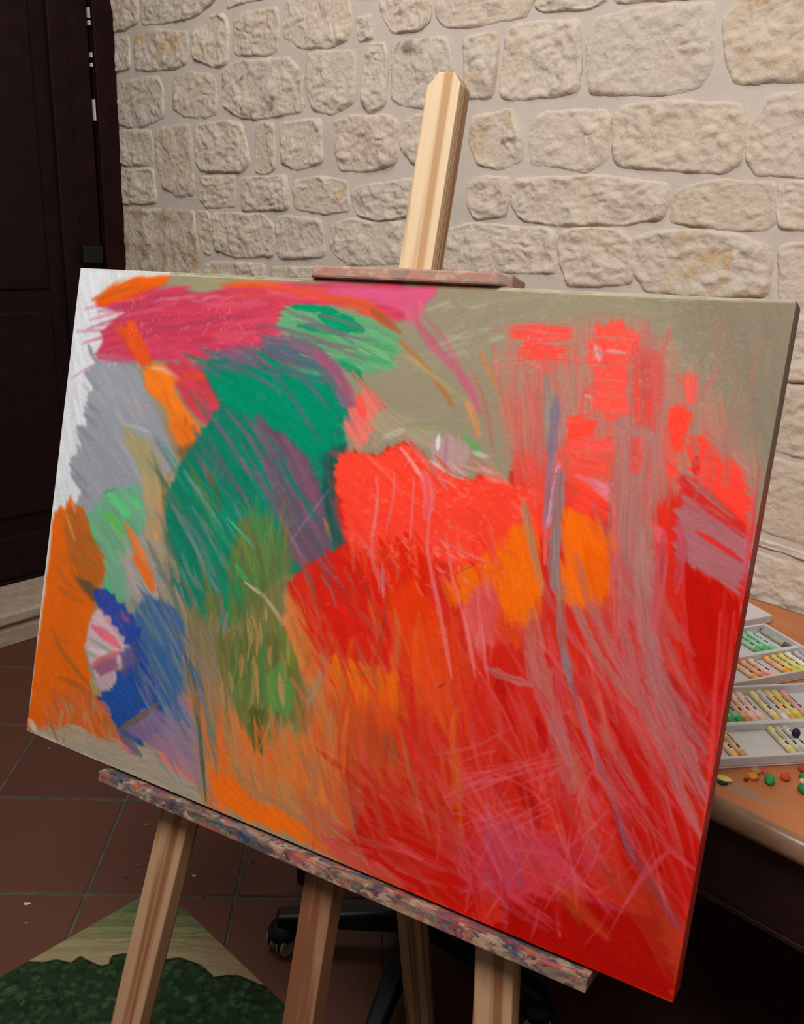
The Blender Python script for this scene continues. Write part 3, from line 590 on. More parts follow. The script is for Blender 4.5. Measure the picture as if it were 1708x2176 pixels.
def pastel(px, py, ang, col, label, wrap=None, ln=None, r=.0051, z=TZ+.0085, tip=None, prints=1, group=None):
    X = on_height(px, py, z+r*.5); fl, dep, length = TRAYS[ang]; dx, dy = X[0]-fl[0], X[1]-fl[1]; c, s = math.cos(ang), math.sin(ang); lx, ly = dx*c+dy*s, -dx*s+dy*c
    back = ly > dep*.47; ly = (dep*.47+.0045+dep-.005)/2 if back else (.005+dep*.47-.0045)/2; ln = ln or ((dep*.53-.0095) if back else dep*.47-.0095)-.006
    lx = min(max(lx, .011), length-.011); X = (fl[0]+lx*c-ly*s, fl[1]+lx*s+ly*c)
    t = tag(empty('oil_pastel'), label, 'pastel', group)
    t.matrix_world = Matrix.Translation((X[0], X[1], TZ+.0034+r)) @ Matrix.Rotation(ang-math.pi/2, 4, 'Z')     # local +x points to the front of the tray
    new_obj('stick', tube('stick', r-.0005, -ln/2, ln/2), pm(tip or col), t, True)
    wc = wrap or tuple(int(x*.55+225*.45) for x in col)
    wp = new_obj('paper_wrapper', tube('paper_wrapper', r, -ln/2+.004, ln/2-.013, 14, .0002), pm(wc), t, True)
    if prints:
        new_obj('print', box_me('print', -.020, .002, -.0009, .0005, r-.0002, r+.0002), _inks, wp)
        new_obj('print', box_me('print', .006, .015, -.0016, .0010, r-.0003, r+.0002), _inks, wp)
    return t
GA, GB = 'pastels in the near tray', 'pastels in the middle tray'
for a in [
 (1546, 1519, AA, (70, 170, 80), 'bright green pastel at the left of the near tray, half behind the canvas'), (1562, 1517, AA, (60, 165, 105), 'mint green pastel beside the orange one in the near tray'),
 (1577, 1515, AA, (225, 140, 70), 'orange pastel in the near tray between green and peach'), (1593, 1514, AA, (245, 185, 150), 'left one of two peach pastels in the near tray'), (1609, 1513, AA, (250, 190, 160), 'right one of two peach pastels in the near tray'),
 (1640, 1512, AA, (235, 205, 110), 'pale yellow pastel beside the grey one in the near tray'), (1656, 1510, AA, (235, 230, 220), 'white pastel in a grey wrapper in the near tray'), (1673, 1511, AA, (228, 170, 70), 'amber pastel left of the strong yellow one in the near tray'),
 (1688, 1509, AA, (215, 195, 45), 'strong yellow pastel in the near tray beside the pink one'), (1704, 1507, AA, (220, 120, 120), 'pink pastel at the right of the near tray'),
 (1549, 1588, AA, (240, 190, 100), 'pale amber pastel in the front row of the near tray, half behind the canvas'), (1565, 1585, AA, (205, 150, 80), 'ochre pastel with a brown edge in the front row of the near tray'),
 (1668, 1578, AA, (205, 190, 95), 'olive yellow pastel in the front row of the near tray'), (1684, 1577, AA, (170, 165, 130), 'grey olive pastel right of the olive yellow one in the near tray'), (1700, 1576, AA, (190, 185, 165), 'light grey pastel at the right end of the near front row')]:
    pastel(*a, wrap=(198, 194, 192) if 'grey wrapper' in a[4] else None, group=GA)
for a in [
 (1575, 1357, AB, (90, 165, 100), 'leaf green pastel in the middle tray, mostly behind the canvas edge'), (1589, 1354, AB, (85, 175, 100), 'green pastel in the back row of the middle tray'), (1602, 1350, AB, (110, 190, 145), 'mint pastel right of the green ones in the middle tray'),
 (1577, 1418, AB, (235, 160, 70), 'yellow orange pastel at the left of the middle tray front row'), (1591, 1413, AB, (240, 130, 80), 'coral orange pastel in the middle tray front row'), (1605, 1408, AB, (245, 180, 150), 'pale peach pastel in the middle tray front row'),
 (1631, 1398, AB, (240, 150, 50), 'orange pastel beside the yellow pair in the middle tray'), (1646, 1395, AB, (215, 190, 50), 'left one of the yellow pair in the middle tray'), (1661, 1392, AB, (220, 205, 50), 'right one of the yellow pair in the middle tray'), (1676, 1389, AB, (235, 225, 200), 'cream pastel right of the yellow pair in the middle tray'), (1691, 1385, AB, (170, 165, 165), 'grey pastel at the right of the middle tray front row')]:
    pastel(*a, group=GB)
pastel(1635, 1347, AB, (84, 82, 80), 'grey-green wrapped pastel with a dark grey tip in the middle tray', wrap=(158, 164, 140), group=GB, prints=0)
stub = tag(new_obj('pastel_stub', lathe('pastel_stub', [(.0015, 0), (.0048, .0012), (.0058, .004), (.0055, .008), (.0035, .0112), (.0008, .0118)], 16), pm((48, 36, 66)), None, True), 'dark purple pastel stub on the olive pastels in the near tray', 'pastel')
X = on_height(1691, 1559, TZ+.018); stub.location = (X[0], X[1], TZ+.0137)
def crumb(px, py, r, col, label, sx=1., sq=.75, cat='crumb'):
    X = on_height(px, py, TZ+r*.7); bm = bmesh.new(); bmesh.ops.create_icosphere(bm, subdivisions=3, radius=1)
    for v in bm.verts:
        k = 1+.22*mnoise.noise(v.co*1.4+Vector((px, py, 0))); v.co = Vector((v.co.x*sx*k, v.co.y*k, max(v.co.z*sq*k, -sq*.62)))*r
    zm = min(v.co.z for v in bm.verts); me = bpy.data.meshes.new('pastel_crumb'); bm.to_mesh(me); bm.free()
    o = tag(new_obj('pastel_crumb', me, pm(col), None, True), label, cat, 'pastel crumbs on the table'); o.location = (X[0], X[1], TZ-zm+.0002); o.rotation_euler.z = px; return o
crumb(1539, 1652, .0065, (222, 205, 100), 'yellow pastel crumb beside the canvas edge', 1.5, .5); crumb(1536, 1661, .0045, (48, 42, 32), 'black pastel crumb under the yellow one', 1.5, .4)
crumb(1599, 1648, .0065, (224, 128, 40), 'orange pastel crumb before the near tray', 1.2); crumb(1606, 1637, .0062, (178, 128, 84), 'tan pastel crumb behind the orange one', 1.2); crumb(1585, 1656, .0030, (110, 40, 34), 'small dark red pastel crumb left of the orange one')
crumb(1626, 1640, .0040, (215, 80, 84), 'small pink pastel crumb behind the green one', 1.3); crumb(1635, 1656, .0072, (40, 150, 70), 'round green pastel crumb in the middle of the table', 1.15, .95); crumb(1669, 1649, .0066, (200, 74, 30), 'rust red pastel crumb right of the green one', 1.2)
crumb(1708, 1676, .0075, (40, 128, 66), 'green pastel crumb at the right border, nearer the table edge', 1.1, .9); crumb(1709, 1648, .0065, (50, 140, 64), 'green pastel crumb at the right border, nearer the tray'); crumb(1705, 1659, .0040, (222, 190, 160), 'cream pastel crumb between two green ones'); crumb(1706, 1632, .0062, (170, 70, 46), 'brick red pastel crumb against the near tray at the right border')

# ------------------------------------------------------------------ the big abstract painting
cv = Sheet(CW, CH, 1.12, on_canvas, (148, 137, 112), 40)
def paint():
    R, S, Mn = cv.reg, cv.st, cv.many
    WHT=(216,217,221); BEI=(158,147,121); CRI=(203,60,86); PNK=(212,88,126); ORG_=(230,92,18); ORB=(246,122,34); GRY=(150,152,160); EME=(8,128,94); EM2=(14,142,98); TEA=(44,86,82)
    PLU=(116,80,100); SLA=(84,98,114); OLI=(112,112,48); BLU=(34,76,152); ULT=(40,62,164); VER=(252,68,48); RED=(216,34,16); DEE=(182,16,8); MAU=(168,112,106); LAV=(202,134,164); BRN=(128,92,58)
    # ground: warm greige, white gesso left bare at the left edge
    Mn(60, (820,610,1690,900), (-25,-5), (60,200), (10,30), [(152,141,116),(142,131,106),(154,143,118)], .35, grain=.8); R([(1420,600),(1720,600),(1720,1100),(1610,1050),(1500,800)], (134,120,102), 80, 20, .8, .06, 60)
    Mn(14, (930,640,1100,760), (-30,-12), (20,70), (3,6), [(200,194,182),(186,178,162)], .45, grain=1.)
    R([(100,540),(378,578),(330,600),(290,640),(270,700),(240,800),(200,960),(170,1060),(150,1200),(70,1500),(20,1560)], WHT, 80, 2)
    # ---- upper left crimson
    R([(362,570),(800,585),(800,612),(470,616),(430,626),(370,604)], (150,141,108), 3, 3)
    R([(205,645),(250,628),(300,612),(370,606),(440,618),(540,606),(640,602),(780,604),(930,612),(905,640),(880,668),(850,684),(800,668),(700,650),(640,652),(612,660),(598,700),(560,738),(500,762),(430,766),(370,770),(287,766),(209,770),(201,752),(222,730),(216,704),(240,680),(262,664),(214,656)], CRI, -8, 7, 1, .12)
    R([(560,604),(780,604),(935,612),(905,642),(872,690),(846,655),(760,640),(640,634),(570,624)], PNK, 4, 7, .95)
    Mn(26, (240,640,600,750), (-16,0), (60,170), (6,16), [(214,74,100),(190,52,80),(172,58,86),(222,92,112)], .5)
    Mn(8, (300,625,560,700), (-16,2), (40,110), (3,6), [(120,66,90),(148,60,88)], .6); Mn(7, (270,630,560,640), (-14,0), (30,70), (4,8), [(232,150,160)], .45)
    S([(470,606),(540,604),(620,612)], 14, (226,92,34)); S([(575,612),(640,622),(720,640)], 22, (222,74,52), .8); S([(632,612),(700,616)], 14, (216,76,66), .8); S([(470,630),(560,626),(600,640)], 14, (220,74,66), .6)
    S([(690,632),(770,650),(830,690)], 26, (214,86,50), .9); S([(790,660),(830,690),(850,708)], 18, (158,88,52), .85); S([(905,604),(990,606),(1045,616)], 11, (222,122,58), .85)
    R([(196,637),(240,606),(287,588),(362,585),(350,604),(296,622),(246,642),(217,654)], ORG_, -28, 4, 1, .1); S([(205,636),(250,620),(300,606)], 7, (190,96,30), .7); S([(250,640),(310,632)], 8, (226,84,50), .7)
    S([(880,650),(890,690),(925,738),(965,780),(1000,830),(1020,880)], 20, (190,92,112), .85); S([(895,665),(940,715),(985,790)], 9, (186,98,112), .7); S([(876,640),(885,680)], 34, (204,96,122), .7)
    S([(845,720),(890,765),(935,820),(960,862)], 9, (176,104,56), .85, taper=.05); S([(940,820),(975,880)], 5, (176,110,80), .7)
    S([(835,755),(870,760),(960,830),(1000,850)], 10, (170,156,98), .7); S([(1020,745),(1045,800),(1060,830)], 16, (190,122,80), .75)
    # ---- orange and grey at the left
    R([(240,694),(284,684),(310,730),(326,770),(302,786),(276,752)], (228,82,30), 62, 5)
    R([(345,768),(430,770),(470,810),(498,846),(474,880),(434,904),(385,846)], (204,62,78), 42, 8, 1, .14, 8); S([(385,800),(445,800)], 10, (224,78,30)); S([(415,842),(480,852)], 10, (190,70,44), .7); S([(430,760),(520,800),(560,830)], 16, (130,70,96), .6)
    R([(208,770),(295,777),(311,822),(340,876),(378,984),(345,1020),(332,1090),(290,1060),(230,1060),(190,1120),(160,1080),(176,1040),(152,1015),(148,982),(168,953),(164,912),(180,900),(184,855),(201,822),(180,790)], GRY, 58, 8, 1, .06)
    for p in ([(188,732),(200,760),(215,775)], [(180,790),(210,830)], [(184,855),(215,880)], [(164,905),(200,935)], [(148,985),(185,1030)], [(150,1005),(190,1060)], [(178,880),(210,905)]): S(p, 9, (138,138,148), .9)
    Mn(26, (190,800,340,1040), (48,66), (40,110), (5,12), [(160,162,168),(140,142,152),(168,166,168)], .5); S([(205,752),(285,772)], 16, (168,110,128), .6); S([(262,900),(320,920),(360,962)], 5, (178,178,180), .7)
    S([(150,806),(180,786),(206,774)], 3, (196,120,140), .8); S([(258,880),(330,858)], 4, (180,146,146), .6)
    R([(258,902),(311,929),(342,978),(350,1040),(322,1060),(287,990),(266,941)], (166,150,98), 60, 9, .8, .1); R([(300,1010),(352,1010),(350,1100),(346,1190),(318,1180),(300,1090)], (182,152,108), 80, 8, .8, .12)
    R([(311,776),(345,774),(380,806),(370,832),(432,914),(427,946),(393,956),(368,930),(354,880),(307,822)], ORB, 58, 5, 1, .1)
    S([(322,782),(350,786),(376,800)], 11, (240,176,146), .75); S([(350,830),(362,868),(400,930)], 8, (206,110,50), .7); R([(360,905),(385,890),(432,915),(424,958),(392,958)], (226,108,30), 58, 6, .8); R([(366,950),(434,938),(424,978),(386,986)], BRN, 40, 6, .9)
    S([(345,890),(380,960)], 6, (196,104,66), .6); S([(392,880),(398,905)], 3, (120,70,36), .7)
    # ---- greens under the grey
    R([(188,1096),(230,1036),(296,1034),(312,1090),(300,1150),(268,1180),(292,1250),(262,1300),(228,1262),(212,1200)], (108,168,132), 60, 8, .95, .1)
    R([(255,1190),(300,1140),(346,1150),(352,1240),(330,1300),(276,1270)], (160,150,142), 62, 9, .9, .1); Mn(10, (255,1150,330,1260), (55,70), (50,110), (6,14), [(176,160,158),(148,160,146),(186,164,150)], .5)
    S([(232,1052),(255,1072),(275,1098)], 20, (92,204,120), .8); S([(280,1055),(298,1080)], 12, (84,200,110), .8); S([(222,1092),(245,1110),(262,1130)], 16, (92,186,78), .8); S([(236,1110),(262,1150)], 10, (120,186,110), .7)
    S([(182,1090),(196,1130),(206,1170),(214,1212),(236,1258),(250,1275)], 9, (66,198,120), .9); S([(218,1048),(245,1040)], 3, (90,96,96), .7)
    S([(268,1116),(290,1160),(312,1210),(328,1250)], 18, (234,116,50), .9); S([(284,1182),(306,1216),(326,1256)], 14, (236,104,22), .9); S([(352,1016),(340,1080),(332,1150)], 14, (214,146,92), .7); S([(372,1010),(356,1060)], 12, (206,150,120), .7)
    # ---- left orange wedge
    R([(116,1090),(128,1075),(138,1082),(150,1052),(158,1078),(176,1078),(196,1140),(218,1186),(224,1214),(206,1262),(190,1320),(181,1376),(186,1420),(205,1468),(238,1520),(228,1580),(120,1560),(56,1545),(76,1400),(98,1240)], (226,98,18), 78, 3, 1, .05)
    R([(152,1058),(178,1086),(200,1146),(219,1186),(223,1214),(204,1262),(172,1250),(150,1180),(138,1110)], (168,98,42), 50, 9, .8, .12); Mn(24, (130,1110,205,1290), (30,60), (30,70), (6,12), [(190,96,30),(206,96,26),(158,96,48)], .5)
    S([(140,1090),(150,1120),(160,1150)], 6, (232,150,90), .6); S([(150,1062),(162,1090)], 5, (236,150,100), .7); S([(172,1236),(190,1250),(212,1276)], 22, (84,74,64), .75, 3); S([(160,1225),(200,1262)], 14, (110,76,50), .6, 3)
    S([(108,1330),(130,1380),(160,1420),(200,1470)], 9, (150,92,50), .6); S([(125,1440),(170,1460),(230,1510)], 12, (150,90,48), .6); S([(110,1350),(160,1370)], 4, (170,92,40), .6)
    R([(120,1470),(215,1465),(262,1520),(300,1580),(250,1600),(150,1570),(90,1545)], (198,96,52), 60, 12, .75, .14); R([(70,1548),(150,1540),(250,1572),(330,1600),(420,1660),(440,1720),(300,1660),(120,1590)], (164,150,130), 20, 8, .95)
    Mn(26, (85,1490,235,1570), (65,100), (24,70), (4,9), [(204,100,50),(186,120,90),(140,92,60),(166,150,120),(214,106,48)], .6); S([(142,1490),(150,1560)], 6, (176,140,90), .6); S([(150,1495),(156,1515)], 8, (140,150,96), .7); S([(195,1440),(204,1478)], 10, (150,156,104), .75); S([(178,1500),(200,1560),(214,1590)], 8, (196,128,84), .6); S([(62,1530),(78,1552)], 12, (206,190,178), .8); S([(70,1552),(130,1580)], 7, (206,170,150), .6)
    # ---- pale triangle
    R([(212,1284),(244,1300),(266,1346),(268,1378),(256,1420),(240,1470),(212,1462),(192,1412),(181,1372),(190,1324)], (208,172,182), 35, 3, 1, .06)
    S([(214,1292),(238,1322),(262,1350)], 16, (198,140,150), .8); S([(196,1330),(228,1352),(256,1376)], 16, (230,98,112), .9); S([(188,1356),(212,1370),(236,1386)], 7, (132,164,142), .9); S([(182,1384),(206,1396)], 8, (130,164,142), .8); S([(188,1378),(230,1392)], 8, (226,200,204), .8)
    S([(196,1412),(226,1396),(256,1386)], 12, (206,98,84), .8); R([(192,1416),(248,1394),(252,1420),(214,1438)], (146,86,112), -20, 4, .9); R([(200,1440),(246,1430),(238,1478),(214,1470)], (176,150,158), 50, 4, .8)
    # ---- blues
    Mn(12, (250,1290,330,1400), (50,70), (60,110), (10,18), [(150,150,158),(120,130,150)], .5)
    R([(292,1290),(318,1262),(360,1280),(392,1320),(404,1390),(390,1460),(398,1520),(350,1560),(296,1500),(280,1420),(288,1350)], (62,98,146), 62, 9, 1, .12)
    S([(208,1262),(236,1288),(268,1326),(292,1370)], 40, (42,66,160), .95, taper=.12); S([(258,1300),(276,1330)], 10, (180,90,100), .6); S([(270,1330),(300,1390),(310,1420)], 30, (44,70,158), .85)
    R([(206,1482),(222,1468),(246,1462),(252,1428),(300,1400),(330,1450),(376,1516),(356,1552),(300,1584),(262,1560),(232,1524)], BLU, 50, 7, 1, .1); R([(300,1440),(330,1430),(344,1480),(310,1500)], (88,76,142), 50, 8, .8); R([(256,1390),(286,1370),(300,1420),(262,1440)], (86,74,140), 40, 8, .8); R([(262,1548),(330,1500),(400,1560),(426,1650),(360,1610)], (136,106,136), 45, 10, .9, .14)
    S([(318,1430),(352,1520)], 18, (40,72,150), .8); Mn(16, (300,1290,400,1540), (55,72), (60,150), (5,10), [(110,136,150),(70,110,150),(96,120,130),(52,92,150)], .6)
    S([(256,1548),(300,1522),(338,1494)], 13, (112,94,74), .85, taper=.1); S([(262,1580),(292,1602)], 14, (120,90,110), .7); S([(250,1550),(284,1586),(300,1606)], 16, (84,86,120), .7); S([(246,1570),(278,1600)], 10, (210,110,112), .8); S([(215,1490),(236,1520)], 12, (206,110,100), .7)
    S([(290,1350),(294,1440),(296,1510)], 5, (60,84,84), .7); S([(330,1565),(380,1615),(430,1670)], 26, (218,104,102), .7); S([(330,1590),(366,1630),(420,1660)], 12, (222,112,104), .8); S([(385,1618),(420,1660)], 12, (204,136,72), .75); S([(430,1680),(470,1716)], 22, (210,128,128), .7)
    cv.blur(1.0, [(100,560),(1000,1700)])
    # ---- emerald body and plum feathers
    R([(446,770),(560,740),(640,740),(700,770),(735,850),(730,950),(735,1060),(730,1170),(660,1225),(600,1220),(560,1260),(500,1330),(420,1330),(366,1240),(350,1140),(352,1060),(384,985),(436,905),(470,860),(440,800)], (20,122,96), 58, 6, 1, .10, 8)
    R([(440,752),(520,744),(600,716),(660,716),(740,780),(700,810),(640,790),(560,778),(490,776)], (108,96,116), 22, 10, .9, .14, 12); R([(560,730),(640,730),(690,770),(640,786),(570,770)], (66,100,116), 30, 10, .6, .1, 12)
    R([(430,782),(492,780),(560,792),(610,786),(670,796),(712,830),(720,870),(700,960),(652,972),(606,925),(546,898),(476,858)], (6,138,100), 40, 4, 1, .07)
    R([(610,645),(690,650),(770,668),(842,712),(852,752),(828,788),(766,790),(700,752),(610,716),(590,690)], (92,164,112), 14, 8, .95, .14, 9)
    for p, w_ in (([(622,652),(690,658),(720,664)], 16), ([(680,672),(730,686),(770,702)], 30), ([(632,692),(700,702),(735,712)], 16), ([(548,750),(575,768),(592,778)], 15), ([(722,764),(752,785),(768,808)], 18), ([(440,768),(452,776)], 10), ([(598,728),(620,742)], 14)): S(p, w_, (6,140,96), .92)
    Mn(22, (640,700,830,790), (8,30), (50,120), (5,10), [(120,172,110),(80,160,108),(150,176,124),(60,156,104)], .55); Mn(12, (590,655,760,740), (12,26), (70,140), (6,11), [(122,104,116),(134,94,112)], .6)
    S([(560,720),(640,735),(690,770),(730,840),(752,910)], 30, (122,94,112), .8); S([(665,745),(720,800),(752,870),(766,905)], 24, (160,80,106), .8); S([(715,830),(742,880),(752,920)], 16, (120,110,128), .7); S([(640,760),(700,800),(712,840)], 14, (70,110,112), .7)
    for p in ([(446,772),(520,790),(575,818),(600,840)], [(560,772),(610,830),(650,890),(680,940)], [(600,770),(660,820),(700,870)], [(560,790),(640,800),(690,815)]): S(p, 9, (96,100,116), .8)
    for p, w_ in (([(722,870),(738,880)], 16), ([(700,935),(736,942)], 20), ([(720,900),(728,905)], 18)): S(p, w_, (6,136,98), .9)
    # plum feathers crossing the green
    R([(548,884),(606,920),(652,966),(680,1030),(704,1110),(700,1180),(652,1215),(620,1180),(596,1110),(566,1010)], (114,78,98), 58, 6, .95, .12, 6); R([(600,925),(640,962),(676,1040),(680,1100),(640,1030)], (140,80,106), 60, 7, .7)
    R([(580,960),(620,1000),(660,1090),(650,1150),(610,1080)], (92,84,102), 60, 9, .6, .1, 9); Mn(16, [(570,930),(640,1040),(680,1160)], (54,66), (80,190), (6,12), [(140,84,108),(100,80,98),(90,92,108),(126,84,104)], .5, 22)
    for p, w_, c in (([(452,888),(490,940),(540,1020),(600,1110),(640,1180)], 11, (130,92,114)), ([(478,868),(530,930),(570,1010)], 9, (120,98,118)), ([(520,880),(556,930),(590,1000)], 10, (118,88,108)), ([(440,930),(480,1000),(530,1070),(560,1100)], 9, (112,84,104)), ([(540,1000),(580,1080),(640,1180),(690,1250)], 13, (130,88,110)), ([(436,990),(462,1050),(470,1090)], 10, (116,84,50)), ([(392,1000),(430,1060),(474,1130),(500,1180)], 11, (120,144,136)), ([(356,1056),(400,1130),(440,1220),(452,1280)], 10, (124,130,126)), ([(380,1070),(430,1160),(470,1260)], 8, (122,116,124)), ([(410,1080),(460,1170),(500,1240)], 8, (116,122,122)), ([(590,1030),(620,1090),(640,1130)], 12, (112,84,72))): S(p, w_, c, .82)
    R([(466,1080),(520,1090),(560,1080),(570,1130),(540,1170),(480,1150)], (14,140,100), 60, 6, .75); S([(530,1010),(560,1060),(572,1100)], 14, (10,138,104), .7); R([(690,958),(738,940),(736,1000),(716,1060),(738,1160),(716,1180),(694,1130),(682,1040)], (44,84,80), 75, 5, .95, .16); S([(690,985),(712,1060),(738,1130),(752,1185)], 9, (92,80,76), .6); S([(698,960),(745,975)], 16, (136,84,80), .7); S([(688,1100),(706,1150)], 7, (176,116,76), .7); R([(704,1060),(730,1080),(764,1130),(744,1180),(716,1120)], (150,72,80), 65, 6, .6)
    for p in ([(598,1180),(640,1120),(700,1040)], [(618,1140),(662,1215)]): S(p, 3.5, (130,134,150), .75)
    S([(345,1010),(352,1120),(384,1240)], 7, (112,96,56), .7); Mn(26, (352,1180,470,1330), (58,72), (50,150), (4,9), [(126,120,120),(110,100,90),(140,140,130),(96,110,100),(40,126,104),(60,110,140)], .55)
    Mn(46, [(400,1000),(470,1120),(560,1200)], (54,66), (60,190), (4,10), [(8,136,98),(120,140,132),(118,90,108),(14,120,96),(110,112,110),(96,120,70),(40,150,110)], .6, 60, bend=.05); Mn(26, [(460,880),(560,980),(640,1100)], (52,64), (60,170), (4,9), [(8,136,100),(124,90,112),(100,100,114),(6,126,96)], .6, 34, bend=.05); Mn(18, [(352,1000),(350,1200),(400,1320)], (60,84), (50,150), (6,13), [(170,150,120),(130,130,118),(150,140,120),(96,104,86)], .55, 18, bend=.05); Mn(20, (440,735,640,790), (14,36), (50,140), (5,10), [(120,98,116),(150,76,98),(80,104,114),(20,120,96)], .55)
    cv.blur(0.9, [(340,740),(780,1300)])
    # ---- olive grasses
    R([(500,1110),(560,1090),(600,1120),(622,1190),(612,1290),(640,1390),(664,1500),(640,1560),(600,1540),(552,1604),(520,1560),(492,1490),(470,1420),(420,1400),(392,1330),(410,1290),(480,1250)], (112,112,58), 84, 14, .8, .12, 14)
    Mn(40, (430,1160,620,1560), (74,98), (60,170), (6,14), [(92,110,48),(126,114,56),(100,124,64),(134,122,64),(80,104,54)], .45); Mn(16, (500,1090,600,1260), (72,98), (60,140), (6,12), [(60,140,74),(86,150,70),(50,140,90),(120,136,60)], .5); Mn(10, (430,1120,520,1300), (66,90), (50,120), (8,14), [(14,146,100),(20,136,98)], .6)
    S([(468,1310),(480,1370)], 18, (20,164,100), .5); S([(482,1100),(520,1140),(540,1165)], 5, (70,190,150), .8); S([(520,1236),(560,1266),(600,1320),(620,1345)], 8, (176,152,118), .85); S([(520,1236),(552,1262)], 5, (214,196,176), .8); S([(500,1200),(530,1240)], 9, (60,180,110), .5)
    R([(566,1440),(590,1410),(628,1460),(616,1520),(570,1510)], (94,142,72), 84, 6, .9, .1); R([(600,1340),(632,1370),(622,1440),(602,1420)], (108,128,48), 84, 6, .85); R([(520,1490),(566,1500),(556,1602),(540,1594)], (82,98,44), 84, 6, .95); R([(630,1480),(664,1530),(652,1560),(632,1530)], (116,118,60), 75, 6, .85)
    Mn(34, (440,1300,620,1520), (80,98), (30,90), (5,9), [(186,146,90),(172,130,80),(196,148,96)], .55)
    # ---- orange skirt of the lower middle
    R([(420,1500),(470,1440),(500,1510),(556,1606),(610,1540),(640,1560),(690,1520),(740,1640),(770,1740),(740,1800),(640,1770),(540,1740),(440,1700),(428,1600)], (206,120,62), 76, 10, .95, .15)
    Mn(60, (430,1500,720,1740), (66,96), (60,190), (8,18), [(222,116,44),(178,128,76),(226,104,60),(160,124,80),(236,112,34),(196,110,60)], .6)
    R([(446,1640),(500,1650),(540,1700),(620,1740),(720,1800),(730,1830),(600,1768),(470,1712)], (240,106,22), 50, 6, 1, .08); R([(600,1560),(640,1560),(660,1660),(640,1700),(600,1640)], (226,110,40), 80, 8, .7); S([(490,1620),(540,1680),(610,1720)], 12, (170,120,76), .8); S([(540,1640),(590,1700),(680,1770)], 14, (176,118,80), .75)
    S([(408,1430),(424,1540),(430,1620),(438,1700)], 8, (84,100,76), .85); S([(380,1400),(412,1500),(426,1600)], 9, (104,120,128), .7); S([(400,1300),(420,1420),(428,1520)], 8, (100,96,56), .7); S([(418,1420),(450,1560),(480,1640)], 8, (196,110,70), .7)
    R([(400,1300),(470,1340),(490,1480),(470,1560),(440,1620),(410,1560),(392,1440)], (140,118,92), 72, 14, .75, .14, 14); Mn(26, (395,1320,480,1600), (68,84), (70,170), (5,11), [(120,112,70),(150,120,104),(104,120,116),(176,128,96),(132,112,60),(120,110,124)], .6)
    R([(452,1360),(560,1330),(636,1380),(664,1500),(646,1556),(616,1524),(572,1516),(562,1600),(542,1600),(522,1545),(496,1490),(470,1430)], (112,108,54), 86, 12, .85, .14, 10); Mn(34, (470,1340,640,1530), (80,97), (50,150), (6,13), [(84,106,46),(124,110,56),(96,128,70),(140,124,70),(74,96,50),(180,140,88)], .55)
    R([(566,1430),(594,1404),(630,1452),(618,1520),(572,1512)], (92,144,74), 86, 7, .85, .1); R([(600,1345),(632,1366),(626,1430),(604,1416)], (112,130,48), 84, 6, .8); R([(522,1500),(562,1510),(556,1600),(542,1596)], (80,94,42), 84, 6, .9); S([(562,1330),(556,1420),(560,1500)], 12, (70,124,70), .7); S([(520,1300),(530,1400),(528,1500)], 12, (74,110,60), .6)
    S([(546,1600),(566,1560),(576,1520)], 6, (176,150,90), .6); Mn(14, (470,1330,620,1500), (82,96), (40,100), (6,10), [(196,148,96),(186,140,88)], .6)
    R([(352,1500),(400,1480),(424,1560),(436,1680),(390,1640),(340,1590)], (148,120,138), 58, 12, .75, .12, 12); Mn(18, (300,1420,425,1640), (56,68), (80,200), (5,10), [(110,124,148),(96,120,132),(140,116,140),(84,104,120),(120,134,140)], .6)
    S([(404,1400),(420,1500),(428,1600),(438,1702)], 8, (78,96,66), .85); S([(392,1370),(404,1450),(424,1560)], 7, (92,100,70), .7)
    # ---- the red mass
    R([(612,1240),(650,1200),(700,1180),(736,1150),(722,1090),(712,1010),(742,958),(800,966),(842,944),(872,938),(912,986),(964,1020),(1032,1016),(1078,1030),(1100,960),(1160,1000),(1260,1030),(1420,1000),(1560,1060),(1602,1120),(1580,1300),(1540,1620),(1500,1860),(1440,2140),(1300,2090),(1000,1970),(800,1880),(700,1800),(760,1740),(720,1600),(690,1480),(640,1380)], (212,40,28), 70, 6, 1, .08)
    R([(720,960),(800,966),(860,944),(912,986),(964,1022),(1060,1020),(1130,1060),(1150,1130),(1080,1180),(960,1200),(860,1160),(780,1190),(745,1150),(722,1080),(712,1010)], VER, 35, 9, 1, .05)
    R([(760,1190),(800,1150),(880,1140),(930,1200),(900,1280),(840,1330),(770,1300)], (222,36,12), 60, 14, .9); R([(650,1230),(700,1170),(780,1200),(820,1260),(850,1360),(800,1420),(720,1420),(690,1340),(655,1290)], (212,34,20), 60, 10, .95, .12)
    R([(820,1260),(880,1230),(940,1300),(960,1420),(930,1500),(880,1440),(840,1400)], (232,58,16), 78, 12, .9, .08); R([(960,1330),(1080,1350),(1140,1420),(1100,1500),(980,1480),(940,1400)], (206,34,22), 70, 16, .8)
    R([(1000,1020),(1080,1030),(1150,1040),(1200,1110),(1140,1160),(1040,1160),(980,1100)], (246,66,44), 40, 14, .8)
    # left orange border of the red
    R([(608,1250),(640,1290),(672,1360),(720,1420),(780,1440),(800,1540),(790,1640),(740,1660),(700,1590),(660,1500),(640,1400),(604,1330)], (212,118,58), 70, 10, .9, .14); R([(700,1390),(770,1410),(840,1430),(862,1520),(812,1556),(746,1536),(700,1450)], (234,108,16), 75, 10, .95, .07)
    R([(730,1530),(810,1540),(870,1620),(850,1720),(770,1740),(720,1640)], (196,74,36), 78, 14, .8, .12); Mn(40, (620,1300,860,1640), (60,110), (50,150), (5,12), [(226,116,36),(180,126,80),(206,86,40),(236,98,30),(164,116,86)], .55)
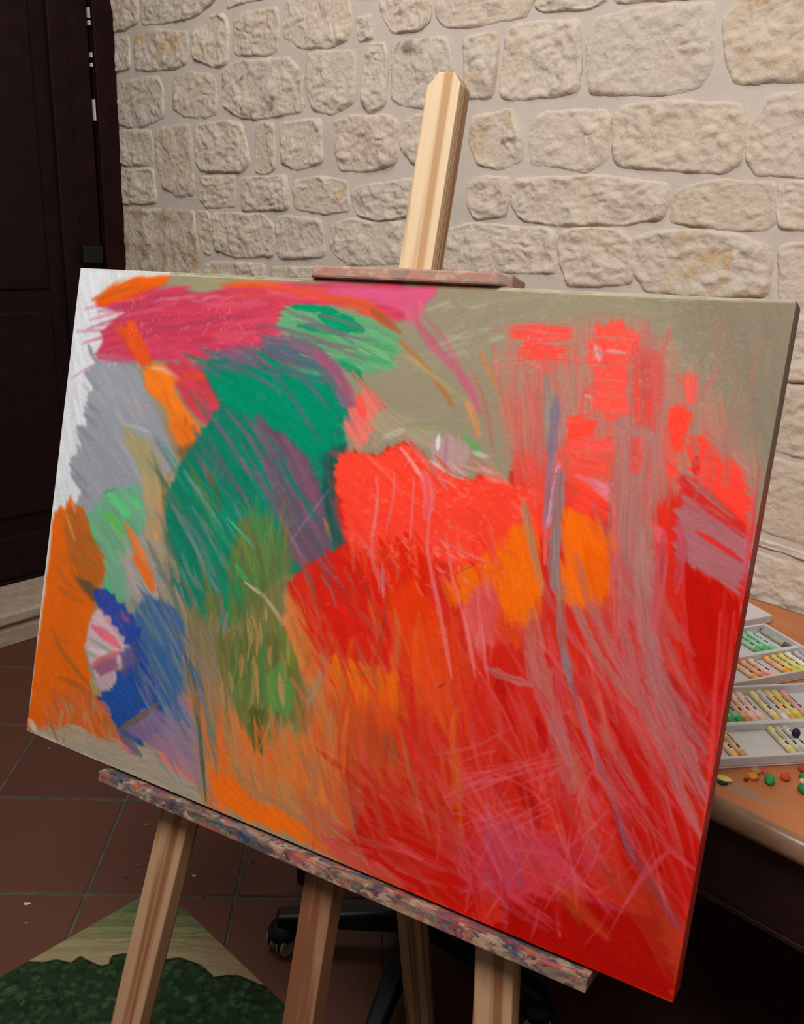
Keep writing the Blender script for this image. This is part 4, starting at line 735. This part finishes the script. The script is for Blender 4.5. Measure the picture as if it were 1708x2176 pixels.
    S([(600,1330),(625,1300),(640,1360)], 8, (190,140,110), .6); S([(690,1380),(680,1440),(652,1500)], 9, (160,140,130), .7); S([(620,1440),(655,1500)], 8, (222,100,70), .7)
    # oranges at the right of centre
    R([(942,1240),(990,1200),(1060,1170),(1084,1130),(1128,1112),(1152,1200),(1150,1300),(1110,1340),(1060,1300),(1040,1240),(970,1290)], (244,108,14), 70, 10, .95, .06); R([(1196,1090),(1226,1080),(1270,1110),(1300,1180),(1302,1260),(1260,1300),(1190,1270)], (246,108,14), 70, 8, .95, .06); R([(1240,1170),(1296,1190),(1300,1290),(1250,1330),(1230,1270)], (214,62,10), 70, 10, .85)
    R([(992,1260),(1040,1226),(1060,1300),(1060,1370),(1000,1380),(980,1320)], (220,88,84), 75, 10, .85, .08); Mn(10, (985,1240,1060,1380), (70,100), (60,130), (5,9), [(232,112,112),(222,96,100),(206,70,70)], .6); R([(1060,1290),(1110,1300),(1110,1370),(1070,1370)], (226,70,24), 80, 8, .8)
    S([(935,1260),(970,1220),(1010,1200)], 5, (132,72,30), .7); S([(940,1275),(990,1240)], 4, (140,76,40), .6); S([(1020,1222),(1060,1212),(1130,1208)], 4, (150,80,40), .6)
    R([(735,900),(770,820),(815,860),(800,910),(770,950)], (240,112,100), 60, 9, .85, .1); S([(750,790),(800,850),(850,910),(905,980),(950,1040)], 15, (202,108,96), .8); S([(760,840),(775,890)], 16, (252,78,60), .8)
    # greige showing between upper strokes
    R([(782,900),(830,860),(960,930),(920,960),(860,930),(800,944)], (160,148,118), 35, 7, .85); S([(815,930),(860,912)], 13, (196,186,170), .5, 4); S([(860,905),(960,905)], 14, (140,146,100), .6); R([(910,940),(966,920),(1000,960),(970,1010),(918,985)], (196,150,160), 85, 7, .65, .08, 12); S([(932,925),(930,955)], 10, (222,214,218), .8); S([(950,930),(946,990)], 9, (176,116,140), .7); S([(985,925),(1010,950),(1030,970)], 12, (90,160,80), .75); S([(1005,960),(1036,972)], 12, (206,196,190), .7); R([(980,850),(1010,860),(1030,930),(1010,930)], (212,140,84), 75, 6, .8); S([(1000,780),(1030,860),(1050,960)], 12, (176,110,90), .7); R([(1000,965),(1040,985),(1050,1010),(1000,1000)], (176,120,104), 30, 6, .7)
    Mn(22, (740,980,1140,1180), (25,60), (40,110), (5,11), [(255,92,76),(246,56,36),(255,118,108),(236,60,48)], .55); Mn(12, (900,980,1060,1030), (10,40), (30,60), (4,8), [(246,176,170),(240,150,140)], .5)
    S([(850,950),(880,990),(900,1020)], 9, (246,170,160), .7); S([(900,1000),(912,1060),(905,1100)], 26, (236,110,122), .6)
    cv.blur(1.4, [(1060,660),(1700,1300)])
    # ---- upper right reds over greige
    R([(1075,720),(1140,690),(1330,676),(1400,720),(1430,790),(1500,790),(1560,900),(1610,1000),(1600,1060),(1300,1030),(1100,1010),(1060,900)], (190,118,102), 85, 16, .8, .08, 26); Mn(40, (1080,760,1420,1000), (78,98), (80,220), (8,20), [(206,104,92),(222,90,80),(184,122,106),(200,96,88)], .45)
    R([(1090,960),(1200,930),(1320,940),(1420,960),(1400,1080),(1200,1090),(1110,1060)], (236,76,62), 80, 20, .7, .08, 24)
    R([(1086,700),(1130,688),(1190,690),(1215,700),(1200,730),(1120,736)], (250,74,66), 4, 7, .95, .06, cover=.9); R([(1098,736),(1140,730),(1206,740),(1200,768),(1120,770)], (248,72,60), 4, 7, .95, .06)
    Mn(16, (1060,690,1240,780), (-6,10), (50,120), (5,12), [(206,106,92),(232,86,76),(190,120,100)], .5); S([(1050,730),(1060,800),(1075,900)], 16, (196,108,90), .6)
    R([(1262,690),(1320,682),(1356,716),(1368,760),(1336,792),(1330,880),(1300,892),(1260,850),(1270,790),(1250,760)], (250,78,66), 78, 9, .95, .07); S([(1266,735),(1274,765)], 18, (206,176,180), .7, 5); R([(1205,900),(1230,884),(1262,900),(1258,940),(1300,930),(1290,950),(1210,940)], VER, 12, 6, .95)
    R([(1240,830),(1270,815),(1262,850),(1246,852)], (248,76,60), 10, 4, .9); S([(1244,840),(1266,850)], 8, (222,196,190), .7); S([(1232,868),(1262,880)], 9, (244,84,70), .8); S([(1290,745),(1330,750)], 7, (230,190,180), .6); S([(1280,845),(1324,850)], 20, (250,110,100), .7)
    for y in (712, 745, 775, 800, 830, 862): S([(1236,y),(1290,y+4),(1350,y+8)], 5, (170,126,106), .6)
    Mn(30, (1110,780,1330,960), (80,100), (60,170), (6,13), [(176,124,108),(196,104,92),(160,138,116),(214,90,80)], .5); S([(1122,820),(1130,900),(1128,960)], 24, (196,100,90), .7); S([(1095,860),(1110,960)], 8, (160,110,80), .7)
    R([(1200,955),(1260,960),(1300,985),(1290,1010),(1220,1000)], (246,80,64), 12, 8, .85); R([(1206,1000),(1250,1010),(1262,1040),(1300,1060),(1290,1110),(1230,1080)], VER, 30, 8, .9); R([(1226,1010),(1262,1030),(1298,1070),(1300,1030)], (230,130,150), 35, 6, .85)
    # mauve columns at the right
    S([(1345,860),(1350,1000),(1342,1150),(1350,1300)], 84, (172,116,106), .9, 3, taper=.1); R([(1330,800),(1370,690),(1410,740),(1400,900),(1420,1000),(1400,1200),(1380,1320),(1320,1300),(1300,1100),(1310,960)], (174,114,106), 92, 12, .75, .08)
    R([(1345,820),(1392,800),(1400,830),(1390,910),(1350,900)], (212,88,80), 90, 7, .8); R([(1340,930),(1370,935),(1362,1000),(1345,1000)], (222,76,66), 90, 7, .8); S([(1425,690),(1408,760),(1400,850)], 12, (190,104,92), .7); R([(1345,730),(1400,745),(1408,790),(1350,790)], (206,92,84), 88, 8, .6)
    Mn(26, (1300,820,1420,1300), (84,98), (90,240), (6,14), [(184,118,108),(160,112,106),(206,94,88),(170,126,116),(190,100,96)], .5)
    R([(1272,780),(1330,770),(1334,880),(1300,895),(1262,862),(1268,820)], (250,82,70), 8, 7, .9, .08); R([(1206,890),(1236,876),(1264,900),(1256,936),(1214,930)], (252,70,54), 12, 6, .95); R([(1212,932),(1300,930),(1294,962),(1216,952)], (246,84,76), 12, 7, .8)
    R([(1344,742),(1396,752),(1402,830),(1392,912),(1352,902),(1346,820)], (208,82,74), 90, 9, .75, .1); S([(1352,800),(1356,900)], 9, (236,68,56), .7); S([(1380,830),(1378,900)], 12, (236,66,54), .7); S([(1340,760),(1336,860)], 8, (170,118,104), .7); S([(1100,840),(1104,930),(1112,1000)], 22, (206,92,82), .6); S([(1140,800),(1146,900),(1144,1000)], 18, (196,98,88), .6)
    for y in (806, 838, 872): S([(1262,y),(1300,y+3),(1330,y+4)], 4, (186,120,102), .6)
    R([(1436,800),(1490,798),(1478,820),(1474,852),(1456,860),(1450,830)], (240,88,76), 85, 6, .9, cover=.85); R([(1408,912),(1424,870),(1444,858),(1470,880),(1466,930),(1448,960),(1420,950)], VER, 80, 6, 1, .05); R([(1470,930),(1492,925),(1530,975),(1570,1000),(1596,1060),(1592,1124),(1560,1110),(1500,1040),(1464,1000)], (252,66,52), 40, 7, 1, .06); S([(1480,970),(1478,1010)], 16, (196,30,20), .6)
    R([(1408,976),(1440,985),(1448,1010),(1420,1010)], (246,70,56), 30, 5, .9); R([(1390,1080),(1420,1040),(1440,1100),(1425,1180),(1392,1190)], (232,44,32), 85, 7, .9); R([(1384,1110),(1412,1120),(1416,1150),(1390,1160)], (232,100,110), 60, 5, .8)
    R([(1450,1010),(1480,1020),(1560,1090),(1600,1130),(1592,1160),(1500,1120),(1440,1070)], (212,44,40), 36, 7, .9); R([(1450,1060),(1500,1090),(1592,1150),(1586,1210),(1572,1272),(1500,1226),(1440,1190),(1430,1120)], (172,106,112), 34, 7, .95, .07)
    S([(1462,1020),(1510,1058),(1560,1100)], 12, (176,108,100), .8); S([(1478,1128),(1524,1156),(1576,1192)], 15, (224,44,42), .9); S([(1440,1110),(1450,1180),(1436,1260)], 22, (196,66,84), .7); S([(1600,1050),(1596,1120),(1584,1200)], 18, (214,92,92), .6); S([(1612,1000),(1600,1110),(1588,1180),(1578,1280)], 8, (214,60,70), .55)
    Mn(26, (1470,740,1640,1000), (60,110), (50,150), (10,22), [(160,118,102),(146,128,108),(170,112,100)], .4, grain=1.); S([(1480,860),(1500,820),(1530,780)], 10, (200,100,96), .6); S([(1560,960),(1592,1010)], 20, (180,120,110), .7); S([(1598,712),(1624,760)], 22, (160,126,110), .4, 8); S([(1640,720),(1625,800)], 12, (162,130,112), .4, 6)
    Mn(16, (1100,620,1690,680), (-10,10), (30,120), (3,7), [(168,156,134),(140,128,104),(156,145,122)], .35, grain=1.)
    cv.blur(1.4, [(640,1150),(1700,2150)])
    R([(700,1480),(860,1500),(960,1480),(1000,1700),(930,1820),(800,1800),(740,1700)], (198,72,34), 78, 20, .75, .12, 22); Mn(46, (700,1440,980,1800), (66,100), (80,230), (6,16), [(214,84,34),(190,56,30),(206,106,50),(178,84,50),(226,66,30),(200,44,24)], .5)
    # ---- lower right: deep red with mauve sweeps
    R([(1458,1206),(1500,1230),(1572,1276),(1560,1420),(1530,1500),(1470,1440),(1446,1330)], (192,18,10), 80, 8, .95, .06); R([(1330,1420),(1440,1440),(1560,1480),(1540,1700),(1470,1660),(1380,1560)], (200,30,26), 60, 16, .8); R([(1250,1480),(1340,1500),(1400,1620),(1480,1720),(1500,1860),(1440,1990),(1340,1800),(1280,1650)], (196,24,18), 55, 14, .9)
    R([(780,1680),(900,1660),(1000,1720),(1020,1860),(1000,1950),(880,1900),(790,1850),(740,1790)], (196,22,12), 45, 14, .95, .06); R([(1080,1900),(1240,1900),(1400,1950),(1440,2080),(1430,2125),(1250,2060),(1060,1990)], (174,14,8), 28, 12, .95, .06); R([(860,1500),(1000,1480),(1150,1560),(1180,1700),(1050,1720),(900,1680),(850,1600)], (206,40,26), 70, 20, .8); R([(1290,1720),(1370,1730),(1420,1850),(1400,1930),(1330,1860)], (190,18,10), 55, 8, .9)
    Mn(60, (860,1420,1260,1760), (55,85), (60,200), (5,12), [(222,70,70),(230,84,84),(196,30,24),(214,54,50),(226,66,40),(206,80,84)], .5)
    Mn(70, (960,1600,1300,1960), (20,160), (60,190), (4,8), [(222,84,96),(206,76,96),(232,90,90),(196,66,84),(214,96,110)], .45); Mn(26, (1000,1780,1280,1920), (15,40), (90,240), (8,16), [(206,66,84),(196,56,76),(176,60,84),(216,70,80)], .5); Mn(22, (720,1660,960,1880), (20,60), (70,190), (6,14), [(222,70,60),(206,52,44),(226,92,84),(176,60,50)], .45)
    R([(640,1700),(700,1720),(740,1800),(860,1880),(820,1890),(700,1810)], (186,96,66), 45, 10, .7); S([(620,1690),(700,1760),(780,1830)], 22, (180,112,76), .6); S([(690,1660),(720,1710),(742,1760)], 26, (206,84,44), .8); S([(735,1640),(750,1700),(760,1760)], 14, (150,70,66), .6); S([(850,1540),(870,1640),(900,1740),(912,1780)], 10, (180,112,66), .7); S([(820,1560),(840,1620)], 34, (150,84,50), .6)
    for p, w_, c in (([(958,1560),(970,1680),(985,1800)], 14, (206,100,34)), ([(915,1470),(935,1520),(950,1560)], 12, (196,110,40)), ([(740,1500),(730,1580)], 8, (230,130,40)), ([(1202,1480),(1218,1560),(1236,1680),(1248,1760)], 22, (206,106,34)), ([(1275,1470),(1285,1560),(1300,1620)], 16, (196,92,44)), ([(1100,1790),(1160,1860),(1220,1920),(1290,1990)], 34, (190,70,32)), ([(1050,1770),(1120,1810)], 16, (206,90,40)), ([(1370,1880),(1420,1960),(1440,2030)], 40, (176,58,30)), ([(1446,2030),(1440,2110)], 16, (150,84,20)), ([(1205,1920),(1235,1965)], 8, (140,80,20)), ([(1280,1830),(1310,1900)], 16, (160,60,30))): S(p, w_, c, .6, 5)
    R([(1034,1760),(1080,1740),(1110,1780),(1102,1860),(1080,1900),(1070,1970),(1058,1900),(1036,1840)], (184,66,90), 90, 9, .65, .1, 10); S([(1035,1740),(1036,1830),(1042,1900)], 7, (120,90,120), .75); S([(1106,1830),(1102,1890)], 12, (120,84,116), .7); S([(1180,1930),(1190,1990)], 8, (196,100,110), .6)
    cv.blur(1.6, [(740,1300),(1700,2150)])
    Mn(46, [(1180,1250),(1260,1500),(1330,1750)], (58,78), (160,420), (8,24), [(190,92,92),(178,100,98),(206,70,70),(196,60,58),(214,84,84)], .42, 130, bend=.06); Mn(40, [(1330,1250),(1430,1500),(1500,1720)], (52,74), (160,420), (8,26), [(180,98,98),(196,84,84),(172,104,102),(206,64,62),(188,40,36)], .42, 70, bend=.06)
    Mn(30, (1000,1430,1500,1980), (50,80), (60,200), (12,30), [(186,16,10),(196,22,14),(176,12,8)], .5); Mn(50, (960,1640,1280,1900), (10,170), (70,200), (3,7), [(226,92,104),(214,84,100),(232,100,104),(206,70,90)], .45)
    R([(940,1770),(1080,1760),(1220,1800),(1240,1870),(1150,1900),(1000,1880)], (204,58,82), 22, 18, .5, .1, 26); R([(1280,1840),(1390,1880),(1440,1960),(1446,2080),(1400,2060),(1340,1960)], (172,52,28), 60, 18, .55, .12, 24); R([(860,1330),(960,1320),(1010,1420),(980,1540),(880,1520)], (226,74,26), 80, 18, .6, .1, 24)
    Mn(30, (730,1690,960,1880), (14,36), (60,190), (8,18), [(212,74,84),(206,60,50),(196,52,34),(216,84,92),(180,60,44)], .45); Mn(20, (820,1350,1000,1650), (72,98), (70,200), (7,15), [(222,96,34),(210,80,40),(230,70,30),(196,60,40)], .45); Mn(30, (640,1560,780,1800), (60,90), (60,170), (7,15), [(206,96,52),(190,84,50),(176,104,72),(214,80,46)], .5)
    # the slate stroke and its lavender twin
    S([(1160,800),(1168,880),(1160,950)], 26, (130,134,124), .6); S([(1182,842),(1176,920),(1168,990)], 20, (122,112,130), .85, 3.5, taper=.2); S([(1172,960),(1164,1060),(1158,1130)], 15, (138,112,134), .8, 3, taper=.15); S([(1200,850),(1190,950)], 16, (172,120,122), .7); S([(1188,985),(1176,1060),(1164,1120)], 13, LAV, .85, taper=.1); S([(1190,1000),(1184,1100),(1176,1200),(1182,1260)], 24, (144,116,116), .95, taper=.05); S([(1112,1066),(1124,1130),(1140,1210),(1150,1260)], 18, (186,118,84), .9, taper=.1); S([(1160,1110),(1158,1200)], 10, (222,110,100), .7)
    S([(1178,1180),(1190,1280),(1196,1370),(1214,1450)], 20, (158,108,108), .8, taper=.06); S([(1206,1420),(1240,1540),(1280,1640),(1310,1720)], 15, (160,96,104), .7, taper=.06); S([(1304,1700),(1330,1790),(1372,1860),(1410,1920),(1444,1976)], 17, (152,62,76), .7, taper=.06)
    S([(1195,1380),(1206,1430),(1214,1470)], 14, (140,122,136), .7); S([(1240,1550),(1262,1600),(1284,1660)], 8, (140,100,122), .6); S([(1316,1740),(1330,1790),(1350,1830)], 10, (140,96,124), .6)
    for p, w_, c, a in (
      ([(1200,1230),(1240,1330),(1290,1420),(1350,1500)], 20, (178,110,100), .75), ([(1230,1180),(1260,1280),(1300,1380),(1370,1520),(1430,1640),(1480,1740)], 22, (186,100,98), .7), ([(1320,1230),(1330,1360),(1360,1480),(1420,1600),(1450,1700),(1490,1780)], 26, (180,98,96), .75),
      ([(1350,1230),(1372,1340),(1390,1440),(1440,1560),(1500,1690),(1520,1720)], 34, (172,106,104), .8), ([(1380,1300),(1400,1420),(1440,1500),(1500,1600)], 26, (168,104,106), .7), ([(1300,1040),(1310,1200),(1310,1330),(1300,1400)], 18, (206,96,92), .6), ([(1410,1130),(1400,1260),(1392,1340)], 26, (190,78,88), .7),
      ([(1380,1480),(1430,1600),(1500,1730)], 12, (196,92,88), .7), ([(1280,1600),(1340,1700),(1420,1800),(1480,1850)], 14, (200,72,74), .7), ([(1120,1390),(1140,1450),(1180,1540),(1210,1620)], 34, (196,96,96), .65), ([(1130,1300),(1140,1400),(1170,1480)], 40, (186,104,92), .7), ([(1170,1520),(1200,1620),(1215,1680)], 36, (178,102,96), .6),
      ([(1030,1418),(1080,1440),(1130,1456)], 18, (186,100,98), .8), ([(1240,1440),(1300,1560),(1340,1640)], 12, (206,80,76), .6), ([(1450,1240),(1460,1380),(1500,1500)], 14, (206,56,56), .6), ([(1540,1260),(1530,1420),(1500,1520)], 18, (206,50,52), .55), ([(1500,1480),(1540,1540),(1520,1640)], 30, (190,50,54), .5),
      ([(1420,1810),(1380,1850),(1330,1920)], 14, (206,72,84), .7), ([(1400,1790),(1290,1990)], 6, (206,72,84), .5), ([(1530,1300),(1500,1750),(1470,2000),(1440,2100)], 10, (232,66,60), .6), ([(1560,1300),(1540,1500),(1508,1740),(1490,1830)], 12, (216,70,70), .55)): S(p, w_, c, a)
    R([(1060,1150),(1090,1120),(1126,1112),(1140,1180),(1146,1260),(1120,1330),(1080,1320),(1056,1240)], (246,108,12), 80, 9, .75, .08, 12); R([(1200,1086),(1240,1096),(1290,1150),(1300,1230),(1270,1290),(1206,1270)], (246,106,14), 75, 9, .7, .08, 12); R([(945,1246),(985,1205),(1060,1180),(1060,1215),(990,1270),(955,1290)], (240,100,18), 60, 8, .6, .08, 10)
    S([(1116,1070),(1126,1140),(1146,1230)], 15, (186,122,88), .8, 3); S([(1184,1100),(1180,1180),(1184,1250)], 18, (146,116,116), .85, 3); S([(1300,1180),(1296,1300)], 12, (206,92,86), .6); S([(1225,1180),(1250,1280),(1290,1380)], 14, (190,104,92), .6)
    Mn(40, [(630,1260),(680,1370),(740,1430),(820,1430)], (55,80), (50,130), (6,13), [(222,100,40),(206,50,28),(214,120,60),(196,90,60),(226,70,30),(204,40,24)], .55, 34, bend=.06); Mn(40, [(750,1180),(850,1170),(960,1200),(1060,1180)], (40,95), (40,120), (5,12), [(236,52,34),(224,40,20),(250,84,64),(232,84,40),(240,66,44)], .5, 34, bend=.08)
    Mn(46, [(740,1660),(800,1680),(900,1700),(980,1760)], (40,90), (60,170), (6,14), [(200,60,34),(190,40,24),(206,84,44),(214,70,70),(180,70,44)], .5, 44, bend=.06); Mn(40, [(430,1500),(520,1600),(620,1560),(700,1640)], (66,92), (60,160), (6,13), [(214,112,52),(170,126,80),(226,104,44),(150,124,74),(196,120,70)], .5, 50, bend=.05); Mn(24, [(300,1290),(370,1330),(400,1450),(380,1540)], (56,70), (60,150), (5,10), [(70,104,146),(110,128,146),(52,90,150),(86,112,128),(120,116,110)], .6, 22, bend=.05)
    Mn(60, (1020,1380,1480,1900), (48,80), (100,320), (4,9), [(214,92,96),(200,80,86),(226,100,100),(190,90,92)], .4, bend=.06); Mn(16, (960,1560,1180,1780), (150,175), (80,220), (5,9), [(216,90,100),(206,84,96)], .45)
    # thin scratches of pink and dark
    for p, w_ in (([(798,1010),(804,1060),(790,1160)], 6), ([(838,1005),(836,1060),(820,1130)], 6), ([(925,1035),(912,1100),(908,1180)], 8), ([(906,1150),(920,1230),(940,1330),(960,1440)], 11), ([(948,1130),(960,1220),(990,1330),(1010,1420)], 8), ([(880,1010),(875,1100),(870,1150)], 6), ([(985,1280),(996,1360),(1010,1440)], 8), ([(1015,1280),(1030,1400),(1040,1450)], 9), ([(800,1060),(790,1180),(815,1260)], 7), ([(920,1140),(1000,1180),(1060,1200)], 5), ([(940,1110),(1010,1140)], 4)): S(p, w_, (228,110,112), .7)
    for p in ([(700,1200),(760,1290),(800,1340)], [(745,1180),(790,1280),(810,1370)], [(660,1190),(720,1260),(760,1320)], [(830,1240),(815,1330),(800,1400)]): S(p, 5, (136,66,50), .6)
    Mn(12, (680,1200,860,1360), (55,75), (50,140), (5,10), [(176,70,76),(150,80,76),(226,60,44)], .5); S([(812,1200),(815,1270)], 9, (190,112,124), .7); S([(755,1130),(800,1200),(806,1260)], 8, (216,100,104), .6)
    Mn(22, (820,1150,1010,1260), (20,70), (14,40), (4,8), [(250,130,120),(246,110,80),(252,150,130)], .45, grain=1.)
    S([(752,1432),(800,1426)], 4, (150,96,40), .6); S([(930,1460),(946,1454)], 4, (120,40,24), .8); Mn(8, (640,1180,720,1260), (40,80), (40,90), (5,9), [(120,84,100),(150,84,96)], .6)
    cv.speck((760,980,1130,1180), (255,130,118), .3, 3.4, .64); cv.speck((680,1200,1060,1480), (250,100,70), .18, 3.0, .64); cv.speck((1200,700,1500,1000), (250,150,140), .14, 3., .64); cv.speck((260,640,560,740), (238,150,165), .22, 3, .64); cv.speck((450,800,700,1100), (70,160,140), .18, 3, .62); cv.speck((950,640,1600,800), (186,178,160), .16, 3, .64)
    # edge of the gesso along the bottom and top
    S([(60,1556),(140,1590),(260,1640)], 8, (214,208,200), .8, curve=False); S([(250,1638),(420,1712),(600,1790)], 8, (206,194,184), .75, curve=False); S([(590,1786),(900,1917),(1250,2064)], 8, (206,160,156), .7, curve=False); S([(1250,2064),(1430,2138)], 8, (206,70,70), .6, curve=False); S([(172,573),(400,585),(640,596)], 4, (206,200,180), .7, curve=False); S([(1000,612),(1300,626),(1690,642)], 7, (196,186,158), .7, curve=False)
paint()
GAIN = 0.94
painting = tag(empty('painting', CANVAS_M), 'large abstract oil-pastel painting in red, orange and green standing on the easel', 'painting')
cv.build('painted_surface', M['pig'], painting, GAIN, .0004, -.0005)
def wrap_mat():
    t = NT('canvas_edge'); a = t.n('ShaderNodeAttribute', attribute_name='pigment'); t.l(a.outputs['Color'], t.b.inputs['Base Color']); t.setp(.7, .2); return t.m
def wrap_side(name, edge, axis):
    """canvas folded round the stretcher: takes the colours of the painted border"""
    n = len(edge); v, f, c = [], [], []
    for i in range(n):
        u = i/(n-1)
        for k, (yy, r) in enumerate(((-.0005, 0), (.0006, .0006), (CT*.5, .0008), (CT, .0008))):
            if axis == 'R': v.append((CW+r, yy, u*CH))
            elif axis == 'L': v.append((-r, yy, u*CH))
            elif axis == 'T': v.append((u*CW, yy, CH+r))
            else: v.append((u*CW, yy, -r))
            c.append(edge[i])
    for i in range(n-1):
        for k in range(3): f.append((i*4+k, i*4+k+1, (i+1)*4+k+1, (i+1)*4+k))
    me = mesh(name, v, f); bevel_mesh(me, 0); ca = me.color_attributes.new('pigment', 'FLOAT_COLOR', 'POINT'); rgb = np.clip(s2l(np.array(c))*GAIN, .002, .95)
    ca.data.foreach_set('color', np.c_[rgb, np.ones(len(rgb))].astype(np.float32).reshape(-1)); return new_obj(name, me, M['wrap'], painting, True)
M['wrap'] = wrap_mat()
def edge_cols(a, tint, k): a = a[::6].mean(1) if a.ndim == 3 else a[::6]; return a*(1-k)+np.array(tint)*k
wrap_side('side_fold', edge_cols(cv.C[:, -12:, :], (170, 120, 100), .12), 'R'); wrap_side('side_fold', edge_cols(cv.C[:, :10, :], (214, 212, 210), .8), 'L')
wrap_side('side_fold', edge_cols(cv.C[-8:, :, :].transpose(1, 0, 2), (206, 198, 172), .75), 'T'); wrap_side('side_fold', edge_cols(cv.C[:8, :, :].transpose(1, 0, 2), (206, 200, 196), .5), 'B')
for nm, b in (('stretcher_bar', (.002, .046, .0, CH)), ('stretcher_bar', (CW-.046, CW-.002, .0, CH)), ('stretcher_bar', (.047, CW-.047, .002, .046)), ('stretcher_bar', (.047, CW-.047, CH-.046, CH-.002))):
    new_obj(nm, box_me(nm, b[0], b[1], .014, CT-.001, max(b[2], .002), min(b[3], CH-.002), .001), M['bar'], painting)
new_obj('canvas_back', box_me('canvas_back', .002, CW-.002, .006, .012, .002, CH-.002), flat('raw_canvas', (196, 186, 164), .9), painting)
